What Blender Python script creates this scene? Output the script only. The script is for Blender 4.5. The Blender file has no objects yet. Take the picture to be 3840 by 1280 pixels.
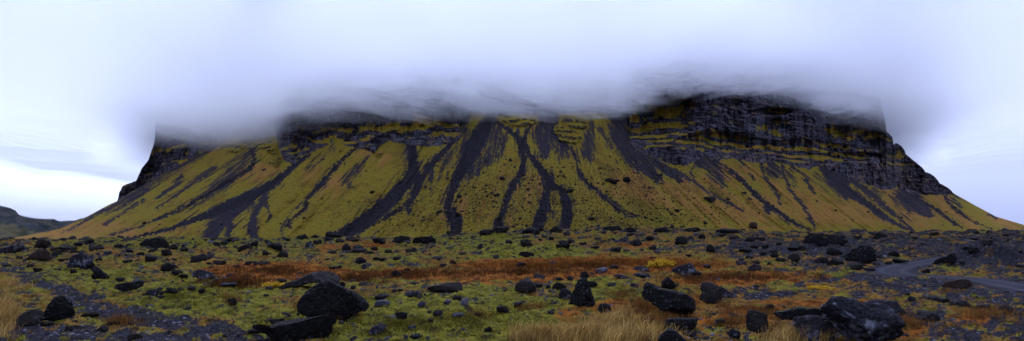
import bpy, bmesh, math, random
import numpy as np
from mathutils import Vector
R = math.radians
F = 2133.75; HY = 888.0; CAMZ = 3.2          # focal length in photo pixels, horizon row, eye height
SC = bpy.context.scene
COL = SC.collection
rng = np.random.default_rng(7)
random.seed(7)

# ------------------------------------------------------------------ noise
_P = np.random.default_rng(3).permutation(4096).astype(np.int64)
_G = np.random.default_rng(4).uniform(-1, 1, (4096, 3)); _G /= np.linalg.norm(_G, axis=1)[:, None]
def noise3(x, y, z):
    x, y, z = np.broadcast_arrays(np.asarray(x, float), np.asarray(y, float), np.asarray(z, float))
    xi, yi, zi = np.floor(x).astype(np.int64), np.floor(y).astype(np.int64), np.floor(z).astype(np.int64)
    xf, yf, zf = x - xi, y - yi, z - zi
    fu = lambda t: t * t * t * (t * (t * 6 - 15) + 10)
    u, v, w = fu(xf), fu(yf), fu(zf)
    out = 0
    for dx in (0, 1):
        for dy in (0, 1):
            for dz in (0, 1):
                h = _P[(_P[(_P[(xi + dx) & 4095] + yi + dy) & 4095] + zi + dz) & 4095]
                g = _G[h]
                d = g[..., 0] * (xf - dx) + g[..., 1] * (yf - dy) + g[..., 2] * (zf - dz)
                out = out + d * (u if dx else 1 - u) * (v if dy else 1 - v) * (w if dz else 1 - w)
    return out * 1.6
def fbm(x, y, z=0.0, o=4, g=0.5):
    a, s, t, f = 1.0, 0.0, 0.0, 1.0
    for i in range(o):
        s = s + a * noise3(np.asarray(x) * f + 17.3 * i, np.asarray(y) * f - 9.1 * i, np.asarray(z) * f + 3.7 * i); t += a; a *= g; f *= 2.03
    return s / t * 1.8
def ss(a, b, x):
    t = np.clip((np.asarray(x, float) - a) / (b - a), 0, 1); return t * t * (3 - 2 * t)
def interp(x, pts):
    p = np.array(pts, float); return np.interp(x, p[:, 0], p[:, 1])

# ------------------------------------------------------------------ mesh helpers
def mesh_np(name, verts, faces, mat=None, smooth=True, parent=None, colors=None):
    me = bpy.data.meshes.new(name)
    verts = np.asarray(verts, np.float32); faces = np.asarray(faces, np.int32)
    n = faces.shape[1]
    me.vertices.add(len(verts)); me.vertices.foreach_set('co', verts.ravel())
    me.loops.add(faces.size); me.loops.foreach_set('vertex_index', faces.ravel())
    me.polygons.add(len(faces)); me.polygons.foreach_set('loop_start', np.arange(0, faces.size, n, dtype=np.int32))
    me.polygons.foreach_set('use_smooth', np.full(len(faces), smooth))
    for k, c in (colors or {}).items():
        at = me.color_attributes.new(k, 'FLOAT_COLOR', 'POINT')
        cc = np.ones((len(verts), 4), np.float32); cc[:, :c.shape[1]] = c
        at.data.foreach_set('color', cc.ravel())
    me.update(calc_edges=True)
    if mat: me.materials.append(mat)
    o = bpy.data.objects.new(name, me); COL.objects.link(o)
    if parent: o.parent = parent
    return o
def grid_faces(nr, nc, flip=False):
    i = np.arange(nr - 1)[:, None] * nc + np.arange(nc - 1)[None, :]
    f = np.stack([i, i + 1, i + nc + 1, i + nc], -1).reshape(-1, 4)
    return f[:, ::-1] if flip else f
def prop(o, label=None, category=None, group=None, kind=None):
    for k, v in (('label', label), ('category', category), ('group', group), ('kind', kind)):
        if v: o[k] = v
    return o
def empty(name, loc=(0, 0, 0), rz=0.0):
    o = bpy.data.objects.new(name, None); COL.objects.link(o); o.location = loc; o.rotation_euler = (0, 0, rz); o.empty_display_size = 0.2
    return o

# ------------------------------------------------------------------ material helper
class NT:
    def __init__(s, name, disp=False):
        s.m = bpy.data.materials.new(name); s.m.use_nodes = True; s.t = s.m.node_tree; s.n = s.t.nodes
        s.b = s.n['Principled BSDF']; s.b.inputs['Roughness'].default_value = 0.95; s.b.inputs['Specular IOR Level'].default_value = 0.02
        s.out = s.n['Material Output']
        s.co = None
    def add(s, ty, **kw):
        nd = s.n.new(ty)
        for k, v in kw.items(): setattr(nd, k, v)
        return nd
    def L(s, a, b): s.t.links.new(a, b)
    def obj(s):
        if not s.co: s.co = s.add('ShaderNodeTexCoord')
        return s.co.outputs['Object']
    def geo(s, name): return s.add('ShaderNodeNewGeometry').outputs[name]
    def attr(s, name):
        a = s.add('ShaderNodeAttribute'); a.attribute_name = name
        sp = s.add('ShaderNodeSeparateColor'); s.L(a.outputs['Color'], sp.inputs[0]); return sp.outputs
    def noise(s, scale, det=4, rough=0.55, vec=None, dist=0.0):
        t = s.add('ShaderNodeTexNoise'); t.inputs['Scale'].default_value = scale; t.inputs['Detail'].default_value = det
        t.inputs['Roughness'].default_value = rough; t.inputs['Distortion'].default_value = dist
        s.L(vec or s.obj(), t.inputs['Vector']); return t.outputs['Fac']
    def voro(s, scale, vec=None, feature='F1', out='Distance', rnd=1.0):
        t = s.add('ShaderNodeTexVoronoi'); t.feature = feature; t.inputs['Scale'].default_value = scale; t.inputs['Randomness'].default_value = rnd
        s.L(vec or s.obj(), t.inputs['Vector']); return t.outputs[out]
    def ramp(s, fac, a, b, lo=0.0, hi=1.0):
        m = s.add('ShaderNodeMapRange'); m.interpolation_type = 'SMOOTHSTEP'; s.L(fac, m.inputs['Value'])
        m.inputs['From Min'].default_value = a; m.inputs['From Max'].default_value = b
        m.inputs['To Min'].default_value = lo; m.inputs['To Max'].default_value = hi
        return m.outputs['Result']
    def math(s, op, a, b=None, clamp=False):
        m = s.add('ShaderNodeMath'); m.operation = op; m.use_clamp = clamp
        for i, v in enumerate((a, b)):
            if v is None: continue
            if isinstance(v, (int, float)): m.inputs[i].default_value = v
            else: s.L(v, m.inputs[i])
        return m.outputs[0]
    def mix(s, fac, a, b, mode='MIX'):
        m = s.add('ShaderNodeMix'); m.data_type = 'RGBA'; m.blend_type = mode
        for sock, v in ((m.inputs['Factor'], fac), (m.inputs['A'], a), (m.inputs['B'], b)):
            if isinstance(v, (int, float)): sock.default_value = v
            elif isinstance(v, tuple): sock.default_value = (*v[:3], 1)
            else: s.L(v, sock)
        return m.outputs['Result']
    def bump(s, h, strength=0.5, dist=0.1):
        b = s.add('ShaderNodeBump'); b.inputs['Strength'].default_value = strength; b.inputs['Distance'].default_value = dist
        s.L(h, b.inputs['Height']); s.L(b.outputs[0], s.b.inputs['Normal'])
    def color(s, c):
        if isinstance(c, tuple): s.b.inputs['Base Color'].default_value = (*c[:3], 1)
        else: s.L(c, s.b.inputs['Base Color'])

# ------------------------------------------------------------------ strokes traced on the mountain, (crop, [(x, y, half width)...], strength)
CR = {1: (400, 380, .6286), 2: (1000, 380, .6286), 3: (1600, 380, .6286), 4: (2200, 380, .6286), 5: (2800, 380, .6286), 6: (3300, 480, .5123), 7: (0, 640, .3259)}
GUL = [
 (1, [(1000,170,15),(860,270,38),(800,370,50),(700,480,42),(560,590,22),(420,660,10),(250,720,4)], .6),
 (1, [(860,290,8),(885,350,10),(860,400,12),(800,440,10),(720,490,8),(600,560,6),(480,620,5),(330,690,5),(200,745,3),(20,800,2)], 1),
 (1, [(700,230,15),(560,330,20),(440,400,18),(330,470,12),(200,560,10),(100,620,8),(0,670,6)], .6),
 (1, [(450,450,12),(380,520,10),(300,580,8)], .8),
 (1, [(640,400,12),(520,480,10),(420,560,6),(300,640,4)], .7),
 (1, [(780,420,12),(660,520,10),(500,600,6)], .7),
 (1, [(400,400,18),(250,490,15),(80,600,12),(0,650,8)], .65),
 (1, [(1018,480,22),(900,545,28),(760,610,38),(640,665,28),(500,715,16),(380,760,10),(240,795,8),(100,830,6)], 1),
 (1, [(850,600,30),(700,700,35),(640,760,40),(620,800,40)], .85),
 (1, [(700,690,22),(740,740,20),(720,800,20)], .9),
 (1, [(960,520,14),(930,600,14),(880,680,18),(860,760,22),(880,800,22)], .85),
 (1, [(935,600,8),(960,650,6),(985,690,5),(955,725,4)], .9),
 (2, [(250,320,10),(170,380,14),(90,450,18),(0,510,22)], 1),
 (2, [(0,520,12),(0,600,5),(15,670,6),(25,700,5),(0,725,4)], .9),
 (2, [(600,235,8),(520,290,10),(450,350,10),(395,410,12),(340,480,18),(280,540,16),(240,590,12),(225,640,12),(180,685,8),(130,720,8),(125,745,8),(145,755,5)], 1),
 (2, [(220,600,5),(160,650,4),(110,710,3),(90,770,5),(90,820,3)], .8),
 (2, [(400,280,14),(320,340,16),(250,400,12)], .55),
 (2, [(600,330,10),(520,420,25),(470,470,22),(520,520,8)], .55),
 (2, [(860,255,30),(870,330,34),(880,400,32),(850,470,38),(770,560,40),(680,640,45),(600,710,45),(500,770,40),(400,805,22)], 1),
 (2, [(900,420,18),(900,500,20),(870,570,22),(840,630,15),(850,665,8)], 1),
 (2, [(880,560,12),(800,640,12),(700,700,12)], 1),
 (2, [(830,290,12),(825,400,10),(815,440,8)], .6),
 (2, [(1018,345,14),(950,420,18),(910,490,22),(880,560,20)], 1),
 (2, [(990,400,14),(975,470,10),(985,530,7)], .8),
 (3, [(245,90,10),(215,190,8),(130,270,14),(60,350,18),(0,400,18)], 1),
 (3, [(30,380,14),(25,450,10),(30,500,8),(25,550,6)], .7),
 (3, [(390,80,25),(330,180,52),(270,290,60),(230,380,48),(180,460,32),(150,540,22),(130,600,24),(125,660,18),(150,700,22),(170,760,28)], 1),
 (3, [(160,650,14),(200,710,18),(190,770,20)], 1),
 (3, [(390,100,20),(420,220,55),(400,300,50),(330,370,30)], .66),
 (3, [(300,400,25),(250,460,20)], .6),
 (3, [(250,180,20),(180,280,40),(110,360,40),(80,440,20)], .5),
 (3, [(415,120,8),(480,165,12),(540,215,18),(565,280,18),(580,350,18),(570,420,20),(520,500,22),(480,570,22),(470,640,18),(440,700,24),(430,755,30)], 1),
 (3, [(640,120,8),(600,180,10),(575,240,14),(610,310,16),(650,370,18),(690,420,22),(730,470,26),(720,540,26),(700,620,30),(680,700,38),(665,740,40)], 1),
 (3, [(740,490,18),(800,530,20),(830,590,30),(840,660,32),(830,740,34)], .95),
 (3, [(550,160,6),(550,200,5),(570,230,6)], .8),
 (3, [(740,90,40),(700,180,56),(710,260,45),(700,320,25)], .72),
 (3, [(740,200,30),(790,270,40),(820,320,30)], .66),
 (3, [(770,120,6),(750,190,8),(800,240,8),(860,285,8),(890,340,9),(900,400,11),(920,450,11),(960,490,10),(1018,530,9)], 1),
 (3, [(960,90,6),(990,150,12),(970,220,30),(960,290,40),(970,340,25)], .7),
 (4, [(0,490,8),(60,530,10),(110,580,10),(160,630,9),(220,670,7),(280,695,5)], 1),
 (4, [(110,550,6),(170,610,6),(230,655,5),(300,690,3)], .9),
 (4, [(75,170,15),(130,230,12),(150,280,8)], .6),
 (4, [(180,60,30),(180,130,40),(200,200,50),(220,270,45),(280,330,52),(360,400,46),(430,460,22)], .8),
 (4, [(250,290,20),(340,330,25),(440,390,25),(520,440,20),(560,480,10)], .75),
 (4, [(520,400,5),(600,460,7),(680,510,7),(760,560,7),(850,610,6),(950,660,4)], .75),
 (4, [(270,140,10),(265,190,15)], .8),
 (4, [(710,330,8),(680,365,36)], .7),
 (4, [(720,350,20),(740,370,40),(780,440,42),(810,510,16)], .62),
 (4, [(640,380,5),(620,430,6),(650,480,4)], .7),
 (4, [(760,350,5),(830,390,9),(880,430,13),(930,480,14),(980,530,13),(1018,560,12)], 1),
 (4, [(900,350,8),(940,385,10)], .6), (4, [(960,400,4),(1000,470,5)], .6),
 (5, [(0,510,10),(60,565,12),(130,620,16),(190,660,14),(250,705,12),(310,740,10),(375,770,7)], 1),
 (5, [(130,640,25),(130,665,15)], .9),
 (5, [(90,380,6),(100,440,9),(150,510,9),(190,560,8),(200,610,6)], .9),
 (5, [(130,370,16),(150,400,36),(180,430,28)], .66),
 (5, [(210,380,10),(225,450,9),(260,530,8),(310,590,8),(350,650,9),(385,710,10),(410,760,5)], .9),
 (5, [(270,395,5),(330,430,8),(370,490,9),(400,545,7)], .9),
 (5, [(250,430,15),(290,500,12)], .55),
 (5, [(440,385,10),(500,430,42),(560,490,40),(610,550,26),(650,570,18),(720,610,18),(780,660,16),(850,710,11),(920,745,8),(1000,780,5)], .85),
 (5, [(560,480,8),(650,560,14),(720,610,14),(800,665,13)], 1),
 (5, [(420,440,30),(480,500,30),(560,560,20)], .5),
 (5, [(540,420,10),(640,480,14),(720,540,14),(780,590,11),(850,650,10),(920,710,9),(980,760,5)], .85),
 (5, [(760,530,18),(800,560,16)], .6),
 (5, [(880,530,4),(870,570,4),(900,620,4),(970,670,4)], .7),
 (6, [(130,440,8),(170,500,52),(240,550,62),(320,600,40),(370,640,18)], .8),
 (6, [(230,480,6),(320,540,9),(400,590,10),(470,640,11),(530,690,9),(600,730,5)], 1),
 (6, [(95,470,4),(95,520,4),(130,580,3)], .7),
 (6, [(480,480,6),(485,520,9),(530,580,10),(600,635,10),(690,690,6),(760,720,4),(830,745,4)], 1),
 (6, [(540,520,20),(580,570,15)], .6), (6, [(780,630,6),(860,665,7)], .6),
 (7, [(1650,210,25),(1450,330,25),(1250,430,18),(1050,530,14),(850,650,10),(700,720,6)], .75),
 (7, [(1657,340,15),(1500,430,14),(1350,530,12),(1200,620,10)], .8),
 (7, [(1657,640,8),(1400,710,8),(1260,745,5)], .8),
 (7, [(1657,740,20),(1500,790,12),(1350,815,6)], .9),
]
def strokes(X, Y, items, soft=0.35, wscale=1.0, shift=0.0):
    """max over strokes of strength * soft capsule coverage, in photo pixels"""
    out = np.zeros(X.shape)
    for c, pts, st in items:
        if c: ox, oy, sc = CR[c]; P = [(ox + x * sc, oy + y * sc, w * sc * wscale) for x, y, w in pts]
        else: P = pts
        if len(P) == 1: P = P * 2
        for (x0, y0, w0), (x1, y1, w1) in zip(P[:-1], P[1:]):
            m = max(w0, w1) * 1.6 + 2
            sel = (X > min(x0, x1) - m) & (X < max(x0, x1) + m) & (Y > min(y0, y1) - m) & (Y < max(y0, y1) + m)
            if not sel.any(): continue
            xs, ys = X[sel], Y[sel]; dx, dy = x1 - x0, y1 - y0
            t = np.clip(((xs - x0) * dx + (ys - y0) * dy) / max(dx * dx + dy * dy, 1e-6), 0, 1)
            d = np.hypot(xs - x0 - t * dx, ys - y0 - t * dy); w = w0 + (w1 - w0) * t
            out[sel] = np.maximum(out[sel], st * (1 - ss(1 - soft, 1 + soft, d / np.maximum(w, .5))))
    return out
def blobs(X, Y, items):
    out = np.zeros(X.shape)
    for cx, cy, rx, ry, w in items:
        q = ((X - cx) / rx) ** 2 + ((Y - cy) / ry) ** 2
        out = np.maximum(out, w * np.exp(-q * q * 0.7))
    return out

# ------------------------------------------------------------------ materials of the land
def mat_slope():
    n = NT('moss_and_scree'); a = n.attr('mask')
    big = n.noise(.02, 5); fine = n.noise(.35, 5, .65); vf = n.noise(1.6, 4, .7)
    green = n.mix(n.ramp(fine, .35, .65), (.125, .089, .011), (.25, .182, .026))
    orange = n.mix(n.ramp(vf, .35, .65), (.19, .092, .020), (.31, .17, .045))
    c = n.mix(n.ramp(n.math('ADD', a[1], n.math('MULTIPLY', n.math('SUBTRACT', fine, .5), .9)), .3, .75), green, orange)
    c = n.mix(n.ramp(big, .5, .68, 0, .55), c, (.085, .052, .014)); c = n.mix(n.ramp(big, .5, .3, 0, .5), c, (.165, .148, .018))
    dk = n.ramp(vf, .58, .75, 0, .6); c = n.mix(dk, c, (.035, .032, .01))
    scree = n.mix(n.ramp(vf, .3, .7), (.014, .012, .0165), (.044, .038, .049))
    scree = n.mix(n.ramp(a[0], 1.1, 1.35), scree, n.mix(n.ramp(vf, .3, .7), (.009, .008, .010), (.030, .027, .033)))
    ed = n.math('ADD', a[0], n.math('MULTIPLY', n.math('SUBTRACT', fine, .5), .55))
    c = n.mix(n.ramp(ed, .32, .68), c, scree)
    rock = n.mix(n.ramp(fine, .35, .7), (.008, .008, .01), (.045, .04, .045))
    c = n.mix(n.ramp(a[2], .35, .65), c, rock)
    n.color(c); n.bump(n.math('ADD', fine, n.math('MULTIPLY', vf, .4)), .55, 1.6); n.b.inputs['Roughness'].default_value = .95
    return n.m
def mat_cliff():
    n = NT('basalt_cliff'); a = n.attr('mask')
    mp = n.add('ShaderNodeMapping'); mp.inputs['Scale'].default_value = (1, 1, .9); n.L(n.obj(), mp.inputs['Vector']); v = mp.outputs[0]
    mh = n.add('ShaderNodeMapping'); mh.inputs['Scale'].default_value = (.25, .25, 1.6); n.L(n.obj(), mh.inputs['Vector'])
    col = n.noise(.11, 5, .6, v); fine = n.noise(.3, 5, .7); lay = n.noise(.12, 4, .6, mh.outputs[0])
    c = n.mix(n.ramp(col, .36, .62), (.014, .013, .018), (.085, .076, .092))
    tn = n.attr('tone'); c = n.mix(n.ramp(tn[0], .55, 1.0, 0, .8), c, (.14, .125, .15)); c = n.mix(n.ramp(tn[0], .12, .42, .6, 0), c, (.004, .004, .006))
    c = n.mix(n.ramp(lay, .52, .66, 0, .6), c, (.012, .011, .014))
    c = n.mix(n.ramp(fine, .6, .75, 0, .6), c, (.11, .105, .13))
    c = n.mix(n.math('MULTIPLY', a[0], n.ramp(col, .42, .6)), c, (.15, .105, .10))      # pinkish columns
    c = n.mix(n.math('MULTIPLY', a[2], n.ramp(fine, .42, .62)), c, (.16, .155, .19))    # pale weathered faces
    gm = n.ramp(n.math('ADD', a[1], n.math('MULTIPLY', n.math('SUBTRACT', fine, .5), .8)), .38, .6)
    g = n.mix(n.ramp(n.noise(.05, 4), .4, .6), (.20, .16, .015), (.25, .14, .025))
    c = n.mix(gm, c, g)
    n.color(c); n.bump(n.math('ADD', col, n.math('MULTIPLY', fine, .7)), .9, 3.0); n.b.inputs['Roughness'].default_value = .8
    return n.m

# ------------------------------------------------------------------ MOUNTAIN
TT = [(-400,912),(-200,908),(0,897),(49,893),(147,875),(228,857),(293,829),(326,813),(407,769),(441,754),(557,682),(651,631),(752,575),(827,525),(900,485),(935,474),(1024,474),(1034,500),(1046,556),(1058,590),
      (1072,604),(1095,622),(1150,578),(1200,560),(1262,528),(1290,545),(1370,560),(1400,575),(1425,545),(1460,530),(1540,545),(1600,550),(1690,540),(1728,520),(1742,440),(1760,425),(1850,425),(2000,428),(2200,424),(2313,424),(2348,470),(2357,535),(2414,575),(2483,606),(2527,619),(2583,619),
      (2640,587),(2703,603),(2747,594),(2840,612),(2857,616),(2882,606),(2926,610),(2982,625),(3033,635),(3077,619),(3114,638),(3177,669),(3240,688),(3303,710),(3341,713),(3366,701),
      (3413,723),(3469,732),(3546,731),(3582,729),(3659,772),(3735,813),(3840,844),(4000,880),(4200,905),(4500,915)]
TOPL = [(441,754),(447,723),(460,697),(510,679),(532,631),(557,600),(580,530),(579,480),(592,425),(640,330),(740,120)]
TOPR = [(3150,120),(3255,300),(3303,390),(3320,455),(3324,493),(3334,503),(3347,515),(3349,543),(3363,537),(3378,547),(3393,565),(3396,578),(3419,597),(3459,629),(3469,644),(3492,654),(3510,667),(3523,687),(3556,705),(3580,729)]
DF = [(-400,2100),(0,1750),(450,1350),(1000,1000),(1500,850),(2000,800),(2600,880),(3100,1050),(3500,1300),(3840,1500),(4500,1900)]
MM = [(-400,.06),(0,.10),(250,.19),(450,.30),(800,.47),(1300,.58),(2000,.62),(2700,.56),(3200,.43),(3560,.30),(3750,.19),(4000,.10),(4500,.06)]
def fall(X, Y):
    s = X.copy()
    A = [(0,-2.6),(300,-2.2),(600,-1.9),(1000,-1.4),(1250,-.95),(1500,-.8),(1750,-.35),(2000,0),(2200,.35),(2450,.95),(2700,1.35),(3200,1.3),(3500,1.45),(3800,2.1)]
    for _ in range(4): s = .5 * s + .5 * (X - interp(s, A) * (Y - 650))
    return s
def bumpy(X, Y, cx, cy, rx, ry): return np.exp(-(((X - cx) / rx) ** 2 + ((Y - cy) / ry) ** 2) ** 2)
def terrace(z, X, per=26.0, gr=0.3):
    per = per
    q = z / per + .55 * fbm(X / 260, z / 60, 5.0, 2) + .22 * np.round(2.2 * noise3(X / 75, z / 300, 1.0)) + .8 * fbm(0.0, z / 90, 2.0, 2)
    k = np.floor(q); f = q - k
    a = .84 - .42 * gr
    led = ss(a, .98, f)                      # ledge part of each bed
    return k + led, f > a, f
def build_mountain():
    NC, N1, N2 = 1750, 250, 230
    X = np.linspace(-350, 4350, NC)
    X = X + 0.0
    ytt = interp(X, TT); ytt = ytt + np.where((X > 600) & (X < 3540), 5 * fbm(X / 25, 0, 1, 3), 0)
    df = interp(X, DF) * (1 + .02 * fbm(X / 260, 3, 0, 2)); m = interp(X, MM)
    def talusD(Xg, Yg, dfg, mg):
        e = (HY - Yg) / F
        zf = -6.0
        return (mg * dfg - zf) / (mg - e), e
    # ---- slope
    t = np.linspace(0, 1, N1)[:, None]
    Y = 912 + (ytt[None] - 912) * t; Xg = np.broadcast_to(X[None], Y.shape).copy()
    Yrow = Y.copy(); D, e = talusD(Xg, Y, df[None], m[None])
    s = fall(Xg, Y)
    wx = Xg + 7 * fbm(s / 9, Y / 40, 0, 3) + 8 * fbm(Xg / 8, Y / 8, 4, 3, .7); wy = Y + 7 * fbm(Xg / 14, Y / 14, 7, 3)
    g = np.maximum(strokes(wx, wy, GUL, .3), strokes(wx, wy, [q for q in GUL if q[2] < .9], .5, 1.3))
    streak = fbm(s / 9.0, Y / 60, 1.5, 4, .65); streak2 = fbm(s / 22.0, Y / 160, 6.5, 3)
    soft = strokes(Xg, Y, GUL, .9, 1.35)
    partial = g < .9
    scree = np.where(partial, g + .36 * streak * (g > .02), g + .15 * streak)
    scree = np.maximum(scree, .28 + .0 * g + .9 * (streak - .12) * (soft > .05) + .1 * soft)
    zone = blobs(Xg, Y, [(820,600,200,130,1),(620,720,200,90,1),(1180,560,120,60,.8),(1650,600,130,120,.9),(1290,640,70,60,.8),(2130,560,160,90,.7),(2450,600,120,80,.7),(2700,660,80,60,.7),(3100,700,200,60,.6),(3400,780,100,40,.6),(1420,640,50,60,.6)])
    scree = np.maximum(scree, .52 * ss(.1, .6, streak + .5 * streak2) * zone)
    # dark stony apron, a few thousand fallen stones in the middle
    sp = fbm(Xg / 5, Y / 2.6, 9, 3, .7)
    dens = blobs(Xg, Y, [(1950,740,420,120,.9),(2330,700,200,110,.8),(2250,820,330,60,1),(1560,790,260,70,.75),(1650,640,150,60,.35),(2500,650,180,110,.5),(2650,760,260,60,.45)])
    dots = (sp > (.62 - .42 * dens)) & (dens > .12)
    rockm = dots.astype(float) * .9
    hard = strokes(wx, wy, [q for q in GUL if q[2] >= .95], .3, .8)
    mott = fbm(s / 3.2, Y / 22, 31, 3, .7) + .6 * fbm(Xg / 4, Y / 4, 33, 2, .7)
    orange = blobs(Xg, Y, [(1010,640,70,30,.9),(960,650,80,40,.8),(1400,590,70,35,.95),(1180,650,60,50,.6),(300,870,330,45,.9),(80,880,200,30,1),(640,850,160,25,.6),(1760,800,130,60,.5),(1950,700,150,80,.45),
        (2500,720,260,90,.75),(2800,780,240,60,.8),(2750,650,120,40,.7),(3000,700,160,60,.65),(3150,800,300,50,.85),(3300,740,180,60,.8),(3480,800,140,60,.9),(3700,830,160,40,.7),(3500,745,90,20,.9),(2950,860,300,14,.6),(1270,700,90,60,.5),(820,560,60,30,.6),(700,640,50,25,.5),(1310,480,30,30,.7),(1510,450,30,25,.8),(2010,480,30,30,.6)])
    orange = orange + .55 * streak2 + .18 * streak - .05 + .25 * ss(.8, .2, np.abs(X[None] - 1950) / 2000) * 0
    lime = blobs(Xg, Y, [(2330,800,180,45,.8),(2420,830,160,25,.7),(1350,640,60,60,.5),(3120,650,60,40,.8),(3640,770,60,25,.7),(3100,870,320,12,.7),(950,830,200,40,.4),(1500,850,200,30,.5),(1750,560,60,90,.4),(2130,600,60,60,.5)])
    orange = orange - lime + .22 * mott
    # outcrops on the slope
    oc = strokes(Xg + 5 * fbm(Xg / 14, Y / 14, 3, 3), Y + 4 * fbm(Xg / 18, Y / 9, 8, 3), [
        (3, [(440,70,30),(480,110,26),(560,130,22),(625,120,20)], 1), (3, [(780,170,26),(850,200,34),(900,215,28)], 1), (3, [(840,120,34),(930,140,28)], 1), (3, [(800,225,14),(890,232,22)], 1),
        (1, [(700,270,20),(770,280,28),(830,240,22),(860,190,18)], 1), (1, [(900,245,20),(1000,300,22)], 1), (1, [(980,370,14),(1018,375,14)], 1),
        (2, [(50,365,22),(90,345,20)], 1), (2, [(600,270,18),(640,290,22)], 1), (2, [(655,325,9),(685,322,8)], 1), (4, [(150,470,20)], .0)], .3)
    zz = e * D
    kk, led, fr = terrace(zz * 1.0 + 2.5 * fbm(Xg / 60, Y / 60, 2, 2), Xg, 17.0, .85)
    rockm = np.maximum(rockm, oc * (1 - .9 * led) * ss(-.45, .15, fbm(Xg / 13, Y / 6, 44, 4, .6)))
    scree = scree + .2 * mott * (1 - ss(.85, 1, g)) * (g > .05) + .07 * mott + .55 * hard * (scree > .5)
    scree = scree * (1 - ss(.3, .7, oc)); orange = np.where(oc > .5, -.1, orange)
    D = D - 9 * ss(.1, .9, oc) + 3.0 * (fr > .7) * ss(.2, .8, oc)
    D = D + 3.4 * soft * (soft > .0) - 5.0 * streak2 - 1.6 * streak - 2.6 * fbm(Xg / 14, Y / 12, 2, 3) - 1.8 * rockm - 12 * fbm(s / 90, Y / 300, 3.3, 2)
    # at the gullies' mouths D is pulled back: shallow channels with raised levees
    P = np.stack([(Xg - 1920) / F * D, D, (HY - Y) / F * D + CAMZ], -1)
    # back of the tails: two rows dropping away behind the skyline
    def back(P, dist, drop):
        last = P[-1].copy(); d = last.copy(); d[:, 2] = 0; d /= np.linalg.norm(d, axis=1)[:, None]
        return last + d * dist - np.array([0, 0, 1]) * np.minimum(drop, last[:, 2] + 15)[:, None] * 1.0
    tail = (X < 441) | (X > 3582)
    b1 = back(P, 60, np.full(NC, 8.)); b2 = back(P, 420, np.full(NC, 90.)); b3 = back(P, 900, np.full(NC, 400.))
    for b in (b1, b2, b3): b[~tail] = P[-1][~tail]
    Pf = np.concatenate([P, b1[None], b2[None], b3[None]]); nr = N1 + 3
    mk = np.stack([scree, orange, rockm], -1); mk = np.concatenate([mk, mk[-1:], mk[-1:], mk[-1:]])
    f = grid_faces(nr, NC)
    # drop degenerate faces at the back where the cliff takes over
    r = np.arange(len(f)) // (NC - 1); c = np.arange(len(f)) % (NC - 1)
    f = f[~((r >= N1 - 1) & ~(tail[c] & tail[np.minimum(c + 1, NC - 1)]))]
    root = empty('mountain', (0, 1200, 0)); prop(root, 'steep dark mountain with mossy scree slopes, its top lost in cloud', 'mountain', kind='structure')
    off = np.array([0, 1200, 0])
    mesh_np('scree_slope', Pf.reshape(-1, 3) - off, f, mat_slope(), parent=root, colors={'mask': mk.reshape(-1, 3)})
    edgeD = D[-1]
    global SLOPE
    SLOPE = (X, np.array(P), Yrow)
    # ---- cliff
    sel = (X >= 438) & (X <= 3584); Xc = X[sel]; ytc = ytt[sel]; Dc0 = edgeD[sel]; nc = len(Xc)
    top = np.where(Xc < 700, interp(Xc, TOPL), np.where(Xc > 3300, interp(Xc, TOPR), 120.0))
    top = np.where((Xc < 583) | (Xc > 3323), top + 2.5 * fbm(Xc / 6, 2, 2, 3), top)
    top = np.minimum(top, ytc - 1)
    t = np.linspace(0, 1, N2)[:, None] ** .9
    Y = ytc[None] + (top - ytc)[None] * t; Xg = np.broadcast_to(Xc[None], Y.shape).copy()
    e = (HY - Y) / F; z0 = (HY - ytc) / F * Dc0
    kq = np.hanning(37); kq /= kq.sum(); sm = np.convolve(np.pad(Dc0, 18, mode='edge'), kq, 'valid')
    DB = Dc0[None] + (sm - Dc0)[None] * ss(0, .10, t)
    D = DB.copy()
    butt = fbm(Xc / 95, 1.3, 0, 2)
    # green ledge amount by region
    gr = blobs(Xg, Y, [(2470,465,120,80,1.15),(2650,530,170,30,.95),(2780,545,170,28,.8),(1500,465,150,45,1.0),(1280,520,120,40,.75),(1420,450,60,30,.9),(3000,560,200,35,.8),(3200,520,160,50,.55),(3080,590,200,24,.85),
        (700,560,110,60,.6),(1100,560,100,40,.6),(3380,600,60,40,.6),(2500,400,90,30,.9),(2900,490,60,40,.6),(520,660,60,40,.4),(3150,440,60,25,.5),(1650,470,90,60,.8),(2900,420,60,12,.6)])
    gn = np.clip(gr + .75 * fbm(Xg / 50, Y / 26, 12, 4, .6), 0, 1.15)
    for it in range(4):
        z = e * D
        kk, led, fr = terrace(z, Xg, 26.0, gn)
        slope = .20 + .35 * gr
        k0 = terrace(z0[None] + 0 * z, Xg, 26.0, gn)[0]
        D = DB + (z - z0[None]) * slope + 7.5 * (kk - k0) * (.4 + 1.3 * gr)
        D = D * .5 + .5 * (DB + (z - z0[None]) * slope + 7.5 * (kk - k0) * (.4 + 1.3 * gr)) 
    D = D + 1.6 * np.maximum(345 - Y, 0) * (D / F) * 1.0
    z = e * D; t2 = ss(0, .12, t) * (.22 + .78 * ss(350, 450, Y + 40 * (Xg > 2350)))
    rel = fbm(Xg / 30, z / 60, 1, 4, .6); vert = fbm(Xg / 9, z / 50, 3, 3, .6); small = fbm(Xg / 5, z / 4, 8, 3, .6)
    blk = np.round(3 * noise3(Xg / 48, z / 20, 9.0)) / 3 + .5 * fbm(Xg / 55, z / 5, 19, 3)
    D = D - t2 * (26 * butt[None] + 14 * rel + 1.6 * vert + 4 * small + 9 * blk) + t2 * 5 * led * 0 - t2 * 4 * ss(.5, .8, fr) * (~led)
    shoulder = ss(3330, 3580, Xg) ; 
    P = np.stack([(Xg - 1920) / F * D, D, e * D + CAMZ], -1)
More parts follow.
